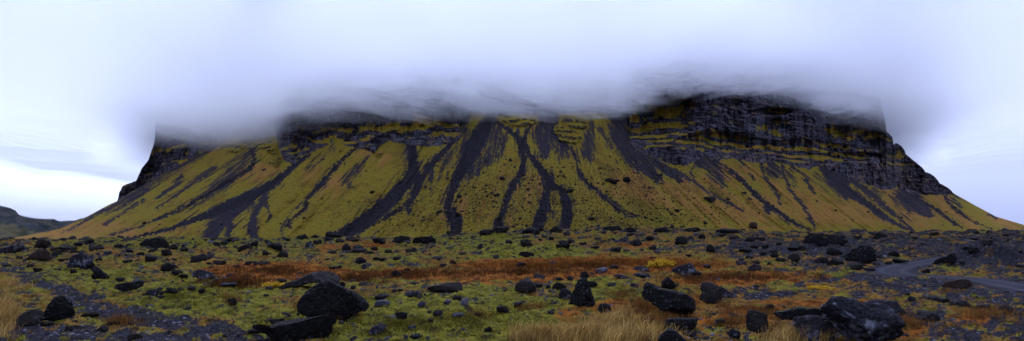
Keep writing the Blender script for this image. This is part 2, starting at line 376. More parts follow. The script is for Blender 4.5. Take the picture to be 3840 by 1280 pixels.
    lp = P[-1]; dr = lp.copy(); dr[:, 2] = 0; dr /= np.linalg.norm(dr, axis=1)[:, None]
    b1 = lp + dr * 50; b1[:, 2] += 2; b2 = lp + dr * 500; b2[:, 2] = np.minimum(b2[:, 2], b2[:, 2] * .6 + 150); b3 = lp + dr * 900; b3[:, 2] = -20
    P = np.concatenate([P, b1[None], b2[None], b3[None]])
    pink = blobs(Xg, Y, [(3300,640,40,45,.9),(3390,670,30,45,.9),(3420,690,40,30,.8),(3230,655,40,25,.7),(2830,600,60,12,.9),(3030,610,20,20,.6),(3120,620,20,20,.8),(2400,350,40,30,.7),(2780,320,30,40,.8),(2830,605,50,10,1),(3460,700,30,25,.8)])
    pale = blobs(Xg, Y, [(2810,490,70,30,.9),(2900,500,70,28,.7),(2640,490,30,50,.6),(2850,450,40,25,.6),(3100,470,140,35,.55),(2600,440,60,25,.4),(1600,535,60,14,.8),(1470,530,40,14,.6),(1130,500,80,30,.35),(3000,440,80,25,.4),(590,560,20,25,.5)])
    green = np.where(led, .30 + .55 * gn, .06 + .26 * gr) + .16 * fbm(Xg / 20, Y / 10, 1, 3) - .04
    tone = .5 + .38 * fbm(Xg / 16, Y / 6, 21, 4, .6) + .42 * fbm(Xg / 60, Y / 5, 22, 3) + .25 * fbm(Xg / 4, Y / 22, 23, 2) * (fr < .6)
    mk2 = np.stack([tone, tone, tone], -1); mk2 = np.concatenate([mk2, mk2[-1:], mk2[-1:], mk2[-1:]])
    mk = np.stack([pink, green, pale], -1); mk = np.concatenate([mk, mk[-1:] * 0, mk[-1:] * 0, mk[-1:] * 0])
    mesh_np('cliff', P.reshape(-1, 3) - off, grid_faces(N2 + 3, nc), mat_cliff(), parent=root, colors={'mask': mk.reshape(-1, 3), 'tone': mk2.reshape(-1, 3)})
    return root, X, ytt, df, m
MT = build_mountain()

# ------------------------------------------------------------------ far hills on the left
def build_hills():
    n = NT('far_hill_slopes'); a = n.attr('mask')
    f1 = n.noise(.012, 4, .5); f2 = n.noise(.004, 4)
    c = n.mix(n.ramp(f1, .4, .62), (.006, .012, .034), (.012, .021, .048)); c = n.mix(n.ramp(a[0], .3, .7), c, n.mix(n.ramp(f1, .38, .6), (.045, .05, .03), (.085, .072, .04)))  # distance haze put into the colour: upper hills tinted blue, no haze volume
    n.color(c); n.bump(f2, .3, 10)
    root = empty('hills', (-2500, 4500, 0)); prop(root, 'low dark valley hills far off on the left under the cloud', 'hill', kind='structure')
    def layer(sil, D0, slope, cliffband, x0, x1, seed):
        nc, nr = 260, 70
        X = np.linspace(x0, x1, nc); top = interp(X, [(p[0] * .3259, 640 + p[1] * .3259) for p in sil]) + 1.0 * fbm(X / 25, seed, 0, 2)
        t = np.linspace(0, 1, nr)[:, None]; Y = 905 + (top[None] - 905) * t; Xg = np.broadcast_to(X[None], Y.shape)
        e = (HY - Y) / F; D = (slope * D0 + 25) / (slope - e) + 35 * fbm(Xg / 60, Y / 40, seed, 2)
        P = np.stack([(Xg - 1920) / F * D, D, e * D + CAMZ], -1)
        b = P[-1] * 1.25; b[:, 2] = -50; P = np.concatenate([P, b[None]])
        cb = 1 - ss(.0, .12, t * 1.0 - cliffband + .12 * fbm(Xg / 20, Y / 20, seed, 3)) * (.5 + .5 * np.sin(Y * 1.3 + Xg * .25))
        mk = np.stack([cb, cb, cb], -1); mk = np.concatenate([mk, mk[-1:]])
        mesh_np('hill_slope', P.reshape(-1, 3) - np.array([-2500, 4500, 0]), grid_faces(nr + 1, nc), n.m, parent=root, colors={'mask': mk.reshape(-1, 3)})
    layer([(-900,300),(-300,350),(0,400),(100,425),(180,460),(220,510),(300,545),(420,585),(500,605),(620,650),(700,690),(800,760),(900,860)], 3000, .45, .45, -250, 300, 1)
    layer([(-200,400),(150,425),(240,440),(330,460),(450,480),(560,520),(650,570),(740,600),(800,640),(900,700)], 4300, .4, .6, -100, 330, 2)
    layer([(400,500),(560,500),(700,530),(900,500),(1100,560)], 6500, .3, .2, 100, 450, 3)
    layer([(600,720),(690,640),(780,600),(880,570),(960,540),(1040,500),(1090,450),(1130,420),(1250,385),(1500,330)], 3900, .4, .7, 190, 480, 4)
build_hills()
# ------------------------------------------------------------------ GROUND
DCX = 3840 / 2576.0
SKY_L = [(-200,606),(0,605),(150,606),(400,603),(700,604),(830,600),(900,601),(960,604),(1010,605),(1100,598),(1200,587),(1300,583),(1450,581),(1560,574),(1650,579),(1750,581),(1850,583),(2000,588),(2200,587),(2400,585),(2576,583),(2800,583)]
SKY_L = [(a * DCX, b * DCX) for a, b in SKY_L]
MOUNDS = [(2530,672,130,50),(1040,672,90,13),(1330,640,130,13),(1700,722,130,15),(560,720,130,15),(230,660,80,13),(1400,738,80,10),(1560,600,60,9),(1990,790,90,10),(2150,800,120,12),(700,640,110,7),(1900,640,120,6),(1420,606,110,9),(1250,606,90,8),(860,612,90,6),(420,618,120,7),(1660,598,60,9),(2250,606,120,6),(120,640,70,12),(820,790,90,8),(1330,790,110,9),(300,625,120,7),(1120,745,110,8)]
CONE = []
def base_z(u, D):
    X = 1920 + u * F
    eS = (HY - interp(X, SKY_L) - 4.5 * fbm(X / 120, 3.0, 7.0, 3)) / F
    DS = 430.0
    zS = eS * DS
    t = np.clip((D - 45) / (DS - 45), 0, 1)
    z = -CAMZ + (zS + CAMZ) * t ** 1.15
    far = ss(DS + 10, 1500, D)
    return z * (1 - far) + (-7.0) * far
def flat_z(x, y):
    D = np.maximum(y, 3.0); u = np.clip(x / D, -1.3, 1.3)
    return base_z(u, D)
def _mound_world():
    out = []
    for cx, cy, w, h in MOUNDS:
        X, Y = cx * DCX, cy * DCX; e = (HY - Y) / F; u = (X - 1920) / F
        Ds = np.geomspace(9, 420, 900); zz = base_z(np.full(900, u), Ds); k = int(np.argmin(np.abs(zz - e * Ds))); D = Ds[k]
        out.append((u * D, D + w * DCX / F * D * .5, w * DCX / F * D, 1.35 * h * DCX / F * D))
    return out
MW = _mound_world()
def road_pts():
    P = [(2020,505,26),(1874,468,26),(1700,435,24),(1550,412,20),(1400,397,18),(1250,390,17),(1100,384,17),(1000,376,18),(920,360,20),(905,340,18),(950,318,15),(1020,302,12),(1100,290,10),(1180,277,9),(1240,265,7),(1320,250,6),(1420,235,5)]
    out = []
    for x, y, w in P:
        X, Y = 2880 + x * .5123, 840 + y * .5123; e = (HY - Y) / F; u = (X - 1920) / F
        Ds = np.geomspace(9, 420, 1500); zz = base_z(np.full(1500, u), Ds); D = Ds[int(np.argmin(np.abs(zz - e * Ds)))]
        out.append((u * D, D))
    P = np.array(out); q = []
    for i in range(len(P) - 1):                                  # Catmull-Rom
        p0, p1, p2, p3 = P[max(i - 1, 0)], P[i], P[i + 1], P[min(i + 2, len(P) - 1)]
        for t in np.linspace(0, 1, 10, endpoint=False):
            q.append(.5 * ((2 * p1) + (-p0 + p2) * t + (2 * p0 - 5 * p1 + 4 * p2 - p3) * t * t + (-p0 + 3 * p1 - 3 * p2 + p3) * t ** 3))
    q.append(P[-1]); return np.array(q)
ROAD = road_pts(); ROADW = 1.55
def road_dist(x, y):
    x = np.asarray(x, float); y = np.asarray(y, float); d = np.full(x.shape, 99.0)
    lo, hi = ROAD.min(0) - 12, ROAD.max(0) + 12
    s = (x > lo[0]) & (x < hi[0]) & (y > lo[1]) & (y < hi[1])
    if s.any():
        xs, ys = x[s], y[s]; dd = np.full(xs.shape, 99.0)
        for a, b in zip(ROAD[:-1:2], ROAD[2::2]):
            v = b - a; t = np.clip(((xs - a[0]) * v[0] + (ys - a[1]) * v[1]) / (v @ v + 1e-9), 0, 1)
            dd = np.minimum(dd, np.hypot(xs - a[0] - t * v[0], ys - a[1] - t * v[1]))
        d[s] = dd
    return d
def ground_z(x, y, micro=True):
    x = np.asarray(x, float); y = np.asarray(y, float)
    z = flat_z(x, y)
    rd = road_dist(x, y); ok = ss(ROADW * .9, ROADW * 2.6, rd)
    m = 0
    for cx, cy, r, h in MW:
        q = ((x - cx) / r) ** 2 + ((y - cy) / (r * .8)) ** 2
        m = m + h * np.exp(-q * 1.4) * (1 + .35 * fbm(x / r * 2.5, y / r * 2.5, cx, 2))
    amp = np.clip(y / 60, .35, 4.0)
    G = np.where(y < 21, y / .35, np.where(y < 240, 60 + 60 * np.log(np.maximum(y, 1) / 21), 60 + 60 * math.log(240 / 21) + (y - 240) / 4))
    xa = x / amp
    n = .46 * amp * fbm(xa / 3.2, G / 3.2, 1, 3)
    if micro:
        n = n + .10 * np.clip(y / 25, .5, 7) * np.abs(fbm(xa / .6, G / .6, 5, 3))
    near = 1 - ss(500, 1200, y)
    return z + (m + n) * near * ok + CAMZ
_Dm = np.geomspace(9, 430, 2600)
def hit(X, Y):
    """first ground point seen at photo pixel (X, Y): (x, y, z, depth)"""
    u = (X - 1920) / F; e = (HY - Y) / F
    z = ground_z(u * _Dm, _Dm, False) - CAMZ
    k = np.nonzero(z >= e * _Dm)[0]
    k = k[0] if len(k) else len(_Dm) - 1
    D = _Dm[k]; return u * D, D, float(ground_z(np.array([u * D]), np.array([D]))[0]), D

GRAV = [(0, [(a * DCX, b * DCX, c * DCX) for a, b, c in P], s) for P, s in [
    ([(0,665,10),(60,690,18),(170,740,22),(280,785,22),(420,810,24),(560,830,18),(650,850,18)], 1), ([(0,840,30),(180,845,32),(420,850,14)], .9),
    ([(1850,625,30),(2000,622,26),(2300,620,30),(2576,610,30)], .9), ([(2050,700,14),(2200,700,26),(2350,720,34),(2576,740,60)], .9),
    ([(1800,740,14),(1900,742,16),(2020,735,12)], .85), ([(2200,790,40),(2400,830,60),(2576,820,60)], .8), ([(2000,660,18),(2150,665,20)], .8),
    ([(1010,668,18),(1100,672,18),(1180,668,8)], .62), ([(1560,610,24),(1600,612,16)], .85), ([(1650,622,14),(1760,626,10),(1850,628,10)], .7), ([(2420,640,40),(2576,640,60)], .95),
    ([(470,720,26),(600,730,22)], .5), ([(740,625,22),(800,640,12)], .55), ([(200,650,16),(300,640,14),(400,650,12)], .62), ([(1300,705,18),(1340,712,14)], .8), ([(1360,745,10),(1420,790,12),(1460,850,20)], .6), ([(880,845,40)], .7), ([(980,760,24),(1180,775,16)], .45), ([(1440,640,30),(1700,600,16)], .35), ([(500,690,18)], .4), ([(350,850,20),(640,858,10)], .8)]]
REDG = [(a * DCX, b * DCX, c * DCX * 1.05, d * DCX * 1.3, w * 1.15) for a, b, c, d, w in [(690,684,165,17,1.15),(1500,665,330,14,.9),(1350,684,260,12,.85),(1280,700,180,8,.9),(1030,690,170,12,.7),(1850,700,170,13,.8),(1950,690,130,10,.6),(1560,780,90,25,.75),(1900,788,110,14,.8),(2080,765,160,9,.7),
    (2450,800,60,20,.6),(1600,617,70,4,.8),(880,622,110,5,.6),(940,618,70,6,.6),(600,715,110,12,.5),(1480,800,90,30,.5),(2500,690,60,8,.4),(2120,700,120,8,.5),(2260,845,70,22,.6),(1830,810,110,14,.6),(420,650,60,8,.4),(800,700,80,10,.6),(1750,760,60,30,.45),(2040,720,60,8,.5)]]
GRN = [(a * DCX, b * DCX, c * DCX, d * DCX, w) for a, b, c, d, w in [(450,605,300,12,.5),(1330,640,130,22,.8),(1200,610,110,18,.7),(520,750,150,40,.8),(1000,820,180,50,.9),(1250,800,180,60,.8),(1000,770,120,30,.6),(170,690,80,20,.8),(1530,740,60,30,.7),(1620,780,60,20,.3),(700,810,90,30,.8),(2100,688,120,10,.6),(290,700,60,20,.8),(620,600,200,8,.4),(2450,745,60,6,.4),(1330,680,60,6,.2)]]
def mat_ground():
    n = NT('moss_gravel_ground'); a = n.attr('mask')
    big = n.noise(.25, 5, .6); mid = n.noise(1.4, 5, .65); fine = n.noise(7, 4, .7); vor = n.voro(5.0); vc = n.voro(5.0, out='Color')
    moss = n.mix(n.ramp(mid, .38, .62), (.050, .046, .006), (.155, .14, .017))
    moss = n.mix(n.ramp(fine, .45, .7, 0, .7), moss, (.17, .135, .018))
    dry = n.mix(n.ramp(mid, .35, .65), (.085, .040, .008), (.20, .105, .022))
    red = n.mix(n.ramp(mid, .35, .65), (.06, .016, .004), (.25, .088, .014))
    dt = n.attr('detail'); moss = n.mix(n.ramp(dt[0], .62, .9, 0, .75), moss, (.19, .15, .02))
    e1 = n.math('ADD', n.math('ADD', n.math('SUBTRACT', .70, a[2]), n.math('MULTIPLY', n.math('SUBTRACT', dt[1], .5), 1.1)), n.math('MULTIPLY', n.math('SUBTRACT', big, .5), 1.6))
    c = n.mix(n.ramp(e1, .3, .75), moss, dry)
    c = n.mix(n.ramp(dt[0], .14, .42, .85, 0), c, (.022, .017, .010))
    e2 = n.math('ADD', a[1], n.math('MULTIPLY', n.math('SUBTRACT', mid, .5), .8))
    c = n.mix(n.ramp(e2, .35, .7), c, red)
    gcol = n.mix(n.ramp(fine, .3, .72), (.011, .010, .0115), (.040, .036, .042))
    sp = n.add('ShaderNodeSeparateColor'); n.L(vc, sp.inputs[0])
    gcol = n.mix(n.math('MULTIPLY', n.ramp(sp.outputs[0], .8, .9), n.ramp(vor, .25, .45, .8, 0)), gcol, (.14, .13, .16))
    e3 = n.math('ADD', a[0], n.math('ADD', n.math('MULTIPLY', n.math('SUBTRACT', mid, .5), 1.0), n.math('MULTIPLY', n.math('SUBTRACT', fine, .5), .5)))
    c = n.mix(n.ramp(e3, .44, .58), c, gcol)
    c = n.mix(n.ramp(dt[0], .1, .4, .35, 0), c, (.008, .007, .008))
    n.color(c); n.bump(n.math('ADD', mid, n.math('MULTIPLY', fine, .4)), .9, .12);
    return n.m
def ground_masks(x, y, z, full=False):
    D = np.maximum(y, 3); X = 1920 + x / D * F; Y = HY - (z - CAMZ) / D * F
    lu, lv = x / D * 16, np.log(D) * 9
    wx = X + 60 * fbm(lu, lv, 2, 4, .6); wy = Y + 16 * fbm(lu, lv, 8, 4, .6)
    patch = fbm(lu * 1.8, lv * 1.6, 4, 5, .65)
    gv = strokes(wx, wy, GRAV, .8) * (.80 + .75 * patch)
    gv = np.maximum(gv, .31 + .52 * patch + .12 * ss(2700, 3300, X))
    gv = np.maximum(gv, 1.1 * (1 - ss(ROADW * .8, ROADW * 1.8, road_dist(x, y))))
    rd = blobs(wx, wy, REDG); gn = blobs(wx, wy, GRN)
    gv = gv - .45 * np.clip(rd, 0, 1) * ((X < 2900) | (Y > 1080)) - .2 * gn
    gn = gn + .14 * (1 - ss(1800, 2600, X)) + .04
    if full: 
        d1 = .5 + .6 * fbm(lu * 2.2, lv * 2.6, 51, 5, .7); d2 = .5 + .6 * fbm(lu * 1.1, lv * 1.9, 61, 5, .65)
        return np.stack([gv + .22 * (d1 - .5), rd * (.75 + .5 * d2) + .5 * (d1 - .5), gn], -1), np.stack([d1, d2, d2], -1)
    return np.stack([gv, rd, gn], -1)
def build_ground():
    NR, NC = 820, 1400
    D = np.concatenate([np.geomspace(5, 11, 14)[:-1], np.geomspace(11, 470, NR), [520, 600, 720, 900, 1300, 2000, 4000, 9000, 20000]])
    u = np.concatenate([np.linspace(-2.2, -1.17, 40)[:-1], np.linspace(-1.15, 1.15, NC), np.linspace(1.17, 2.2, 40)[1:]])
    U, DD = np.meshgrid(u, D); x = U * DD; z = np.zeros_like(x)
    for i in range(0, len(D), 120): z[i:i + 120] = ground_z(x[i:i + 120], DD[i:i + 120])
    mk, mk2 = ground_masks(x, DD, z, True)
    return prop(mesh_np('ground', np.stack([x, DD, z], -1).reshape(-1, 3), grid_faces(len(D), len(u)), mat_ground(), colors={'mask': mk.reshape(-1, 3), 'detail': mk2.reshape(-1, 3)}),
                'rolling mossy and gravelly plain strewn with rocks below the mountain', 'ground', kind='structure')
build_ground()
def build_track():
    n = NT('track_gravel'); f = n.noise(9, 4, .7); uvm = n.attr('mask')
    c = n.mix(n.ramp(f, .3, .7), (.018, .017, .021), (.050, .048, .059)); c = n.mix(n.math('MULTIPLY', uvm[0], .5), c, (.068, .066, .078))
    n.color(c); n.bump(f, .5, .04)
    P = ROAD; T = np.gradient(P, axis=0); T /= np.linalg.norm(T, axis=1)[:, None]; N = np.stack([T[:, 1], -T[:, 0]], -1)
    k = np.linspace(-1, 1, 17)[None, :]
    w = (ROADW * (1 + .12 * fbm(np.arange(len(P)) / 9, 0, 0, 2)))[:, None]
    x = P[:, :1] + N[:, :1] * k * w; y = P[:, 1:] + N[:, 1:] * k * w
    z = ground_z(x, y, False) + .035 - .10 * np.abs(k) ** 6 + .02 * np.cos(k * 9)
    mk = np.exp(-((np.abs(k) - .5) / .16) ** 2) + 0 * x
    prop(mesh_np('track', np.stack([x, y, z], -1).reshape(-1, 3), grid_faces(len(P), 17), n.m, colors={'mask': np.stack([mk, mk, mk], -1).reshape(-1, 3)}),
         'grey gravel track curving across the plain on the right', 'track', kind='structure')
build_track()
# ------------------------------------------------------------------ ROCKS
def ico(level):
    b = bmesh.new(); bmesh.ops.create_icosphere(b, subdivisions=level, radius=1.0)
    v = np.array([q.co[:] for q in b.verts]); f = np.array([[l.index for l in q.verts] for q in b.faces]); b.free()
    return v / np.linalg.norm(v, axis=1)[:, None], f
ICO = {k: ico(k) for k in (2, 3, 4, 5, 6)}
def rock_mat(name, dark, light, amt, vs, moss=.5, brown=None, pale=None):
    n = NT(name); o = n.obj()
    f1 = n.noise(1.6, 5, .65); f2 = n.noise(9, 5, .7); vd = n.voro(vs); vcol = n.voro(vs, out='Color')
    sp = n.add('ShaderNodeSeparateColor'); n.L(vcol, sp.inputs[0])
    c = n.mix(n.ramp(f2, .35, .7), dark, tuple(x * 2.6 for x in dark))
    oi = n.add('ShaderNodeObjectInfo').outputs['Random']; c = n.mix(n.ramp(oi, .45, 1.0, 0, .7), c, n.mix(n.ramp(f1, .35, .65), tuple(q * d for q, d in zip((3.4, 2.9, 2.5), dark)), tuple(q * d for q, d in zip((6.5, 5.8, 5.4), dark))))
    if brown: c = n.mix(n.ramp(f1, .45, .65, 0, .8), c, brown)
    cl = n.math('MULTIPLY', n.ramp(sp.outputs[0], 1 - amt, 1 - amt * .6), n.ramp(vd, .22, .42, 1, 0))
    c = n.mix(cl, c, n.mix(sp.outputs[1], tuple(x * .45 for x in light), light))
    if pale: c = n.mix(n.ramp(n.noise(.8, 6, .7, dist=.4), .53, .62, 0, .85), c, pale)
    sx = n.add('ShaderNodeSeparateXYZ'); n.L(n.add('ShaderNodeNewGeometry').outputs['Normal'], sx.inputs[0])
    mm = n.math('ADD', n.math('MULTIPLY', sx.outputs[2], .55), n.math('MULTIPLY', n.math('SUBTRACT', f1, .5), 2.2))
    c = n.mix(n.ramp(mm, 1.02 - moss * .7, 1.25 - moss * .7), c, n.mix(n.ramp(f2, .4, .6), (.035, .04, .006), (.11, .105, .012)))
    n.color(c); h = n.math('ADD', n.math('ADD', f2, n.math('MULTIPLY', f1, 1.2)), n.math('MULTIPLY', cl, .8)); n.bump(h, .9, .12)
    n.b.inputs['Roughness'].default_value = .85; n.b.inputs['Specular IOR Level'].default_value = .12
    return n.m
RM = {
 'black': rock_mat('black_basalt', (.0055, .0050, .0048), (.075, .07, .072), .16, 9, .22),
 'cong': rock_mat('black_conglomerate', (.0075, .0070, .0072), (.10, .095, .10), .55, 6.5, .35),
 'lichen': rock_mat('lichened_rock', (.010, .0095, .012), (.16, .16, .19), .4, 4.5, .42, pale=(.17, .17, .20)),
 'mossy': rock_mat('mossy_rock', (.007, .0065, .007), (.06, .06, .06), .25, 6, .85),
 'brown': rock_mat('brown_rock', (.011, .008, .007), (.06, .05, .05), .3, 6, .2, brown=(.035, .020, .014)),
 'grey': rock_mat('grey_stone', (.035, .034, .042), (.20, .20, .235), .4, 5, .1, pale=(.15, .15, .185)),
}
for m in RM.values(): m.use_nodes = True
def sculpt(lv, seed, outline=None, planes=7, rough=.16, depth=.8, fine=.05, sq=.75):
    """unit-ish rock: x,z in about [-1,1]; outline = polygon radius function in the x-z plane"""
    r = np.random.default_rng(seed); v, f = ICO[lv]; v = v.copy()
    s = seed * 7.7
    if outline is not None:
        phi = np.arctan2(v[:, 2], v[:, 0]); rho = np.hypot(v[:, 0], v[:, 2])
        rho = np.sin(np.minimum(1, rho ** .8) * math.pi / 2) ** .9
        rad = outline(phi); v = np.stack([rad * rho * np.cos(phi), v[:, 1] * depth, rad * rho * np.sin(phi)], -1)
        n = fbm(v[:, 0] * 1.5 + s, v[:, 1] * 1.5, v[:, 2] * 1.5, 3)
        v[:, 1] += .28 * depth * n
        pr = .035
    else:
        v = np.sign(v) * np.abs(v) ** sq; v *= np.array([1, depth, 1.0])
        n = fbm(v[:, 0] * 1.1 + s, v[:, 1] * 1.1, v[:, 2] * 1.1, 3)
        v *= (1 + rough * 1.6 * n)[:, None]
        pr = rough
    for k in range(planes):
        d = r.normal(size=3)
        if outline is not None: d = np.array([d[0] * .5, -abs(d[1]) - .4, d[2] * .5])
        d /= np.linalg.norm(d); p = v @ d; lim = np.percentile(p, r.uniform(78, 93))
        v -= np.maximum(p - lim, 0)[:, None] * d * .9
    for sc_, a in ((2.6, 1.3), (5.5, .9), (11, .65), (21, .35)):
        n = fbm(v[:, 0] * sc_ + s, v[:, 1] * sc_ - s, v[:, 2] * sc_, 2); n = n - .9 * np.abs(n)
        v *= (1 + fine * a * n)[:, None]
    if outline is None:
        lo, hi = v.min(0), v.max(0); v = (v - (lo + hi) / 2) / ((hi - lo) / 2) * np.array([1, depth, 1])
    return v, f
def outline_fn(poly):
    """poly in crop pixels -> (radius function of angle in units of half width, cx, cy, half width)"""
    p = np.array(poly, float); lo, hi = p.min(0), p.max(0); c = (lo + hi) / 2; hw = (hi[0] - lo[0]) / 2
    q = (p - c) / hw; q[:, 1] *= -1
    ang = np.linspace(-math.pi, math.pi, 361); rad = np.zeros(361)
    for i, a in enumerate(ang):
        d = np.array([math.cos(a), math.sin(a)]); best = .05
        for j in range(len(q)):
            A, B = q[j], q[(j + 1) % len(q)]; e = B - A; den = d[0] * e[1] - d[1] * e[0]
            if abs(den) < 1e-9: continue
            t = (A[0] * e[1] - A[1] * e[0]) / den; u = (A[0] * d[1] - A[1] * d[0]) / den
            if t > 0 and -1e-6 <= u <= 1 + 1e-6: best = max(best, t)
        rad[i] = best
    return (lambda phi: np.interp(phi, ang, rad)), c, hw, (hi[1] - lo[1]) / 2
CP = {5: 0, 6: 960, 7: 1920, 8: 2880}
def src(c, x, y): return CP[c] + x * .5123, 840 + y * .5123
PLACED = []      # (X, Y, short name, object)
def hero(c, poly, mat, label, short, depth=.8, planes=6, lv=5, dig=.0, fine=.075, seed=None):
    fn, cc, hw, hh = outline_fn(poly); base = max(p[1] for p in poly) - dig * hh * 2
    X, Y = src(c, cc[0], base); x, y, z, D = hit(X, Y); s = .5123 / F * D
    v, f = sculpt(lv, seed or len(PLACED) + 11, fn, planes, depth=depth, fine=fine)
    o = mesh_np('boulder', v * hw * s, f, RM[mat])
    zc = CAMZ + (HY - (840 + cc[1] * .5123)) / F * (D + .0)
    o.location = (x, y + hw * s * depth * .35, zc - .0); o.rotation_euler = (0, 0, -math.atan2(x, y))
    prop(o, label, 'boulder', 'boulders strewn over the plain'); PLACED.append((X, Y, short, o, hw * s)); return o
